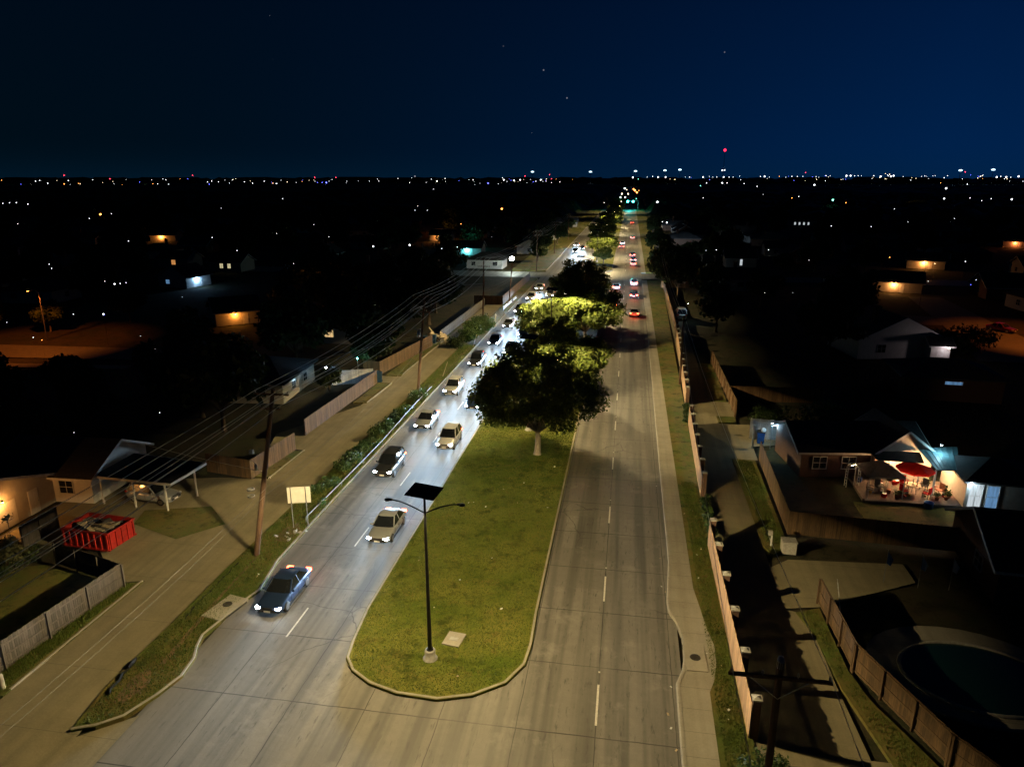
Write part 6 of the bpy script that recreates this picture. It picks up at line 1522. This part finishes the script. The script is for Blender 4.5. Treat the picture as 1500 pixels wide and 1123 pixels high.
CL0 = [(20, 118), (27, 125), (22, 136), (32, 141), (17, 149), (28, 155), (38, 129), (24, 169), (36, 163), (43, 146), (31, 112), (16, 128), (-52, 72), (-60, 80), (-56, 92), (-67, 88), (-63, 69), (-50, 102), (-62, 104), (-71, 105), (-46, 92), (-54, 62), (-60, 118), (-72, 122), (-48, 118), (-42, 66), (-47, 70), (-41, 98), (-37, 103), (-44, 108), (-39, 117), (-36, 126), (-46, 130), (-38, 138), (-58, 132), (-43, 144), (-52, 142), (-36, 96), (-50, 60), (-64, 62), (-40, 160), (-48, 155), (-36, 172), (-46, 180), (-58, 165)]
CL = [p for p in CL0 if not blocked(p[0], p[1], 3.6, 10.5)]
for x, y in CL:
    TREEP.append((x, y, 4.0)); sd = 0 if x < 0 else 1
    plant_tree('neighbourhood_tree', BG[rg.choice((0, 1, 3))], (x, y, 0), ('black leafy tree among the dark gardens left of the road', 'black leafy tree among the dark gardens right of the road')[sd], ('dark garden trees left of the road', 'dark garden trees right of the road')[sd], rg.uniform(.8, 1.1), rg.uniform(0, 6))
for x, y, s_ in ((-60, 57, .9), (-66, 62, .95), (-57, 65, .8), (-71, 67, .95), (-63, 71, .8), (-77, 72, .9), (-69, 76, .75), (-83, 77, .85), (-54, 54, .8)):
    TREEP.append((x, y, 2.6))
    plant_tree('neighbourhood_tree', BG[2], (x, y, 0), 'black leafy tree among the dark gardens left of the road', 'dark garden trees left of the road', s_, rg.uniform(0, 6))
# houses along imaginary rows parallel to the road
for side in (-1, 1):
    for row in range(9):
        x0 = (38 + row * 30) * side if side < 0 else 24 + row * 30
        for y in range(75, 430, 21):
            x = x0 + rg.uniform(-3, 3); yy = y + rg.uniform(-3, 3)
            if not inframe(x, yy) or blocked(x, yy, 8, 5.2): continue
            if side > 0 and (yy < 92 and x < 36): continue
            if side > 0 and 48 < x < 76 and yy < 180: continue
            if side < 0 and x > -70 and yy < 100: continue
            if side < 0 and x < -64 and yy < 112: continue
            if (188 < yy < 212) or any((x - q[0]) ** 2 + (yy - q[1]) ** 2 < 240 for q in PROT): continue
            if rg.random() < .3: continue
            if not free(x, yy, 5): continue
            HOUSEP.append((x, yy, side)); TREEP.append((x, yy, 6.5))
HT = None
protos = []
for i, (wm, rm, kd, w_, d, rh) in enumerate(((M_SIDING, M_SHING, 'gable', 13, 9, 2.2), (M_BRICK, M_SHING2, 'hip', 14, 9.5, 2.4), (M_SIDINGW, M_SHING, 'hip', 12, 9, 2.1), (M_BRICK, M_SHING, 'gable', 11, 9, 2.6))):
    protos.append(dict(wm=wm, rm=rm, kind=kd, w_=w_, d=d, rh=rh))
hp = [None] * 4
for n_, (x, y, side) in enumerate(HOUSEP):
    k = n_ % 4; lab = ('unlit single-storey house lost in the dark neighbourhood left of the road' if side < 0 else 'unlit single-storey house lost in the dark neighbourhood right of the road')
    grp = 'unlit houses left of the road' if side < 0 else 'unlit houses right of the road'
    if hp[k] is None:
        p = protos[k]
        hp[k] = house('suburban_house', lab, (x, y, 0), 0, p['w_'], p['d'], 2.8, p['rh'], p['wm'], p['rm'], p['kind'], (('S', -3, 1.5, 1.4, 1.1, M_GLASSD), ('S', 3, 1.5, 1.4, 1.1, M_GLASSD), ('E', 0, 1.5, 1.2, 1.1, M_GLASSD), ('W', 0, 1.5, 1.2, 1.1, M_GLASSD)), (('S', 0, 1.0, 2.05, M_SIDINGW),), (2.0, 1.2), .5, grp)
        o = hp[k]
    else:
        o = copy_tree(hp[k]); o['label'] = lab; o['group'] = grp
    o.location = (x, y, 0); o.rotation_euler = (0, 0, rg.choice((0, math.pi / 2, math.pi, -math.pi / 2)) + rg.uniform(-.1, .1))
cnt = [0, 0]
tries = 0
while cnt[0] + cnt[1] < 235 and tries < 9000:
    tries += 1
    y = 34 + 420 * rg.random() ** 1.25
    x = rg.uniform(-1.06 * y - 8, .56 * y + 8)
    if -36 < x < 15: continue
    if x > 0 and (y < 95 and x < 34): continue
    if x > 0 and 46 < x < 80 and y < 180 : continue
    if x < 0 and (y < 64 and x > -60): continue
    if 186 < y < 212 and abs(x) < 110: continue
    k = rg.randrange(4); s = rg.uniform(.75, 1.2)
    if not free(x, y, 2.6) or blocked(x, y, 6.5 * s, 12.5 * s): continue
    TREEP.append((x, y, 2.6)); side = 0 if x < 0 else 1; cnt[side] += 1
    plant_tree('neighbourhood_tree', BG[k], (x, y, 0), ('black leafy tree among the dark gardens left of the road', 'black leafy tree among the dark gardens right of the road')[side], ('dark garden trees left of the road', 'dark garden trees right of the road')[side], s, rg.uniform(0, 6))
for x, y, p in ((-118, 188, 0), (-122, 250, 1), (-96, 265, 1), (85, 190, 0), (95, 205, 2)): pass
for px, lab, k, s in (((-223.1, 313.72), 'bare looking tree glowing orange beside the far orange-lit house', 0, 1.2), ((-80.49, 324.32), 'tall tree lit orange from below, left of the road', 1, 1.2), ((-61.57, 279.09), 'round tree in a blue-green glow, left of the road', 0, 1.0), ((99.51, 264.22), 'tree lit orange over the glowing house on the right', 1, 1.0), ((-67.08, 148.21), 'tree faintly tinted red-orange in the middle of the dark left side', 3, 1.2)):
    plant_tree('tinted_tree', BG[k], (px[0], px[1], 0), lab, None, s, 1.0)
q = (-67.08, 148.21); garden_lamp('small orange lamp under the red-tinted tree', (q[0] + 2, q[1] - 8, 3.0), (1.0, .32, .08), 120, GL_ORANGE)
q = (-80.49, 324.32); garden_lamp('orange lamp in front of the tall orange-lit tree', (q[0] - 2, q[1] - 9, 4.0), (1.0, .36, .08), 900, GL_ORANGE)
q = (-61.57, 279.09); garden_lamp('blue-green lamp under the round glowing tree', (q[0] + 1, q[1] - 8, 3.0), (.1, .8, .85), 900, GLC0)
q = (-223.1, 313.72); garden_lamp('orange lamp beside the far bare glowing tree', (q[0] + 2, q[1] - 9, 3.0), (1.0, .35, .07), 1200, GL_ORANGE)
# trees that line the far road on the left
for i, (x, y) in enumerate(((-29, 232), (-30, 250), (-31, 272), (-29, 296), (-32, 325), (-30, 352), (-31, 390), (10, 262), (12, 300), (11, 345), (12, 400))):
    plant_tree('roadside_tree', BG[i % 4], (x, y, 0), 'dark tree lining the far stretch of road beyond the cross street', 'trees lining the far road', rg.uniform(.6, .95), rg.uniform(0, 6))
# far woods: one bumpy canopy out to the horizon, the road left open
g = np.random.default_rng(8)
V = []; F = []
def canopy(x0, x1, y0, y1, step, hmin, hmax):
    nx = max(2, int((x1 - x0) / step)); ny = max(2, int((y1 - y0) / step)); b0 = sum(len(v) for v in V)
    xs, ys = np.meshgrid(np.linspace(x0, x1, nx), np.linspace(y0, y1, ny))
    zz = g.uniform(hmin, hmax, xs.shape) ; zz[0, :] = 0; zz[-1, :] = 0; zz[:, 0] = 0; zz[:, -1] = 0
    P = np.stack([xs + g.normal(0, step * .25, xs.shape), ys + g.normal(0, step * .25, xs.shape), zz], -1).reshape(-1, 3)
    V.append(P)
    i = np.arange(ny - 1)[:, None] * nx + np.arange(nx - 1)[None, :] + b0
    F.append(np.stack([i, i + 1, i + nx + 1, i + nx], -1).reshape(-1, 4))
canopy(-900, -42, 470, 1000, 7, 1, 9.5); canopy(16, 620, 470, 1000, 7, 1, 9.5)
canopy(-2600, -45, 1000, 2600, 20, 3, 11); canopy(18, 1700, 1000, 2600, 20, 3, 11)
canopy(-7000, 7000, 2680, 3300, 42, 4, 34)
canopy(-9000, 9000, 3300, 9000, 120, 6, 24)
V = np.concatenate(V); F = np.concatenate(F)
o = bpy.data.objects.new('distant_woods', arrmesh('distant_woods', V, F, M_LEAFD)); link(o); tag(o, 'unbroken black tree cover stretching to the horizon on both sides', 'woods', kind='stuff')

# ================================================================== DISTANT LIGHTS
GLC = {'w': glow('far_white', (.9, .95, 1.0), 5), 'o': glow('far_orange', (1.0, .32, .06), 9), 'y': glow('far_yellow', (1.0, .8, .5), 7), 'r': glow('far_red', (1.0, .04, .08), 9), 'b': glow('far_blue', (.1, .12, 1.0), 8), 'g': glow('far_green', (.2, 1.0, .7), 6)}
LBL = {'w': 'tiny white lamp burning far off in the dark', 'o': 'tiny orange lamp burning far off in the dark', 'y': 'tiny yellowish lamp burning far off in the dark', 'r': 'tiny red warning light far off on the skyline', 'b': 'tiny blue light far off on the skyline', 'g': 'tiny green light far off in the dark'}
CN = {'w': 'white', 'o': 'orange', 'y': 'yellowish', 'r': 'red', 'b': 'blue', 'g': 'green'}
proto = {}
def far_lamp(c, x, y, z_, r, label=None):
    if c not in proto:
        b = MB()
        b.lathe([(0, 1), (.5, .87), (.87, .5), (1, 0), (.87, -.5), (.5, -.87), (0, -1)], n=8)
        b.lathe([(.16, -.9), (.16, -60)], n=5, mi=1)
        me = b.build('tmp', [GLC[c], M_BLACK]); proto[c] = me.data; bpy.data.objects.remove(me)
    o = bpy.data.objects.new('far_lamp', proto[c]); link(o); o.location = (x, y, z_); o.scale = (r, r, min(r, max(z_, .5) / 6) if False else r)
    tag(o, label or LBL[c], 'lamp', None if label else 'far ' + CN[c] + ' lights')
    return o
for c, x, y, z_, r in DL: far_lamp(c, x, y, z_, r)

# high-mast lights on the skyline
GM = 'high-mast lights on the skyline'
for x, y, hgt, lab in [(-343.9, 2577.2, 49.0, 'isolated high-mast light on the skyline left of the road end'), (-142.2, 2596.1, 48.9, 'high-mast light on the skyline just left of the road end'), (12.8, 2600.0, 51.0, 'high-mast light on the skyline directly above the road end'), (112.2, 2597.6, 53.0, 'left one of two neighbouring high-mast lights right of the road end'), (162.3, 2594.9, 55.2, 'right one of two neighbouring high-mast lights right of the road end'), (973.9, 2410.7, 49.6, 'left one of two high-mast lights at the far right of the skyline'), (1049.6, 2378.7, 51.1, 'rightmost high-mast light on the skyline')]:
    t = thing('high_mast', lab, 'mast light', (x, y, 0), 0, GM)
    MB().tube([(0, 0, 0), (0, 0, hgt)], [.9, .5], 6).build('mast', M_STEEL, t)
    MB().lathe([(0, 3.2), (4.5, 2.0), (5.2, 0), (3.5, -1.2), (0, -1.2)], (0, 0, hgt), 10).build('lamp_ring', glow('mast_lamp', (.55, .85, 1.0), 4), t)
x, y, hgt = (293.2, 2482.8, 114.7)
t = thing('radio_tower', 'tall thin lattice radio tower with a red beacon on the skyline right of the road', 'radio tower', (x, y, 0))
b = MB()
for i in range(3):
    a = i * 2.094; b.tube([(2.6 * math.cos(a), 2.6 * math.sin(a), 0), (.5 * math.cos(a), .5 * math.sin(a), hgt)], [.28, .16], 5)
for k in range(24):
    f0, f1_ = k / 24, (k + 1) / 24
    for i in range(3):
        a, c_ = i * 2.094, (i + 1) * 2.094; r0, r1_ = 2.6 - 2.1 * f0, 2.6 - 2.1 * f1_
        b.beam((r0 * math.cos(a), r0 * math.sin(a), hgt * f0), (r1_ * math.cos(c_), r1_ * math.sin(c_), hgt * f1_), .16, .16)
b.build('lattice', M_STEEL, t)
MB().lathe([(0, 4.5), (3.0, 3.0), (4.2, 0), (3.0, -3), (0, -4.5)], (0, 0, hgt), 10).build('beacon', glow('tower_beacon', (1.0, .015, .05), 5), t)
b = MB()
for s in (-1, 1): b.lathe([(0, 2.2), (2.2, 0), (0, -2.2)], (s * 3.6, 0, hgt * 0.459), 8)
b.build('sidelight', GLC['w'], t)
# signals over the far junction
t = thing('traffic_signal', 'signal gantry with two bright blue-green lights over the far end of the road', 'traffic signal', (6.5, 640, 0))
MB().tube([(0, 0, 0), (0, 0, 7.5), (-9.5, 0, 8.0)], [.16, .13, .09], 8).build('mast_arm', M_STEEL, t)
for x_ in (-4.2, -8.8):
    b = MB(); b.box((x_, 0, 7.5), (.5, .3, 1.3)); hd = b.build('signal_head', M_BLACK, t)
    MB().lathe([(0, .85), (.6, .6), (.85, 0), (.6, -.6), (0, -.85)], (x_, -.9, 7.2), 10).build('lens', GL_GREEN, hd)
lamp('POINT', 'signal_light', (-1, 634, 6.5), (.05, .85, .8), 9000, .6)
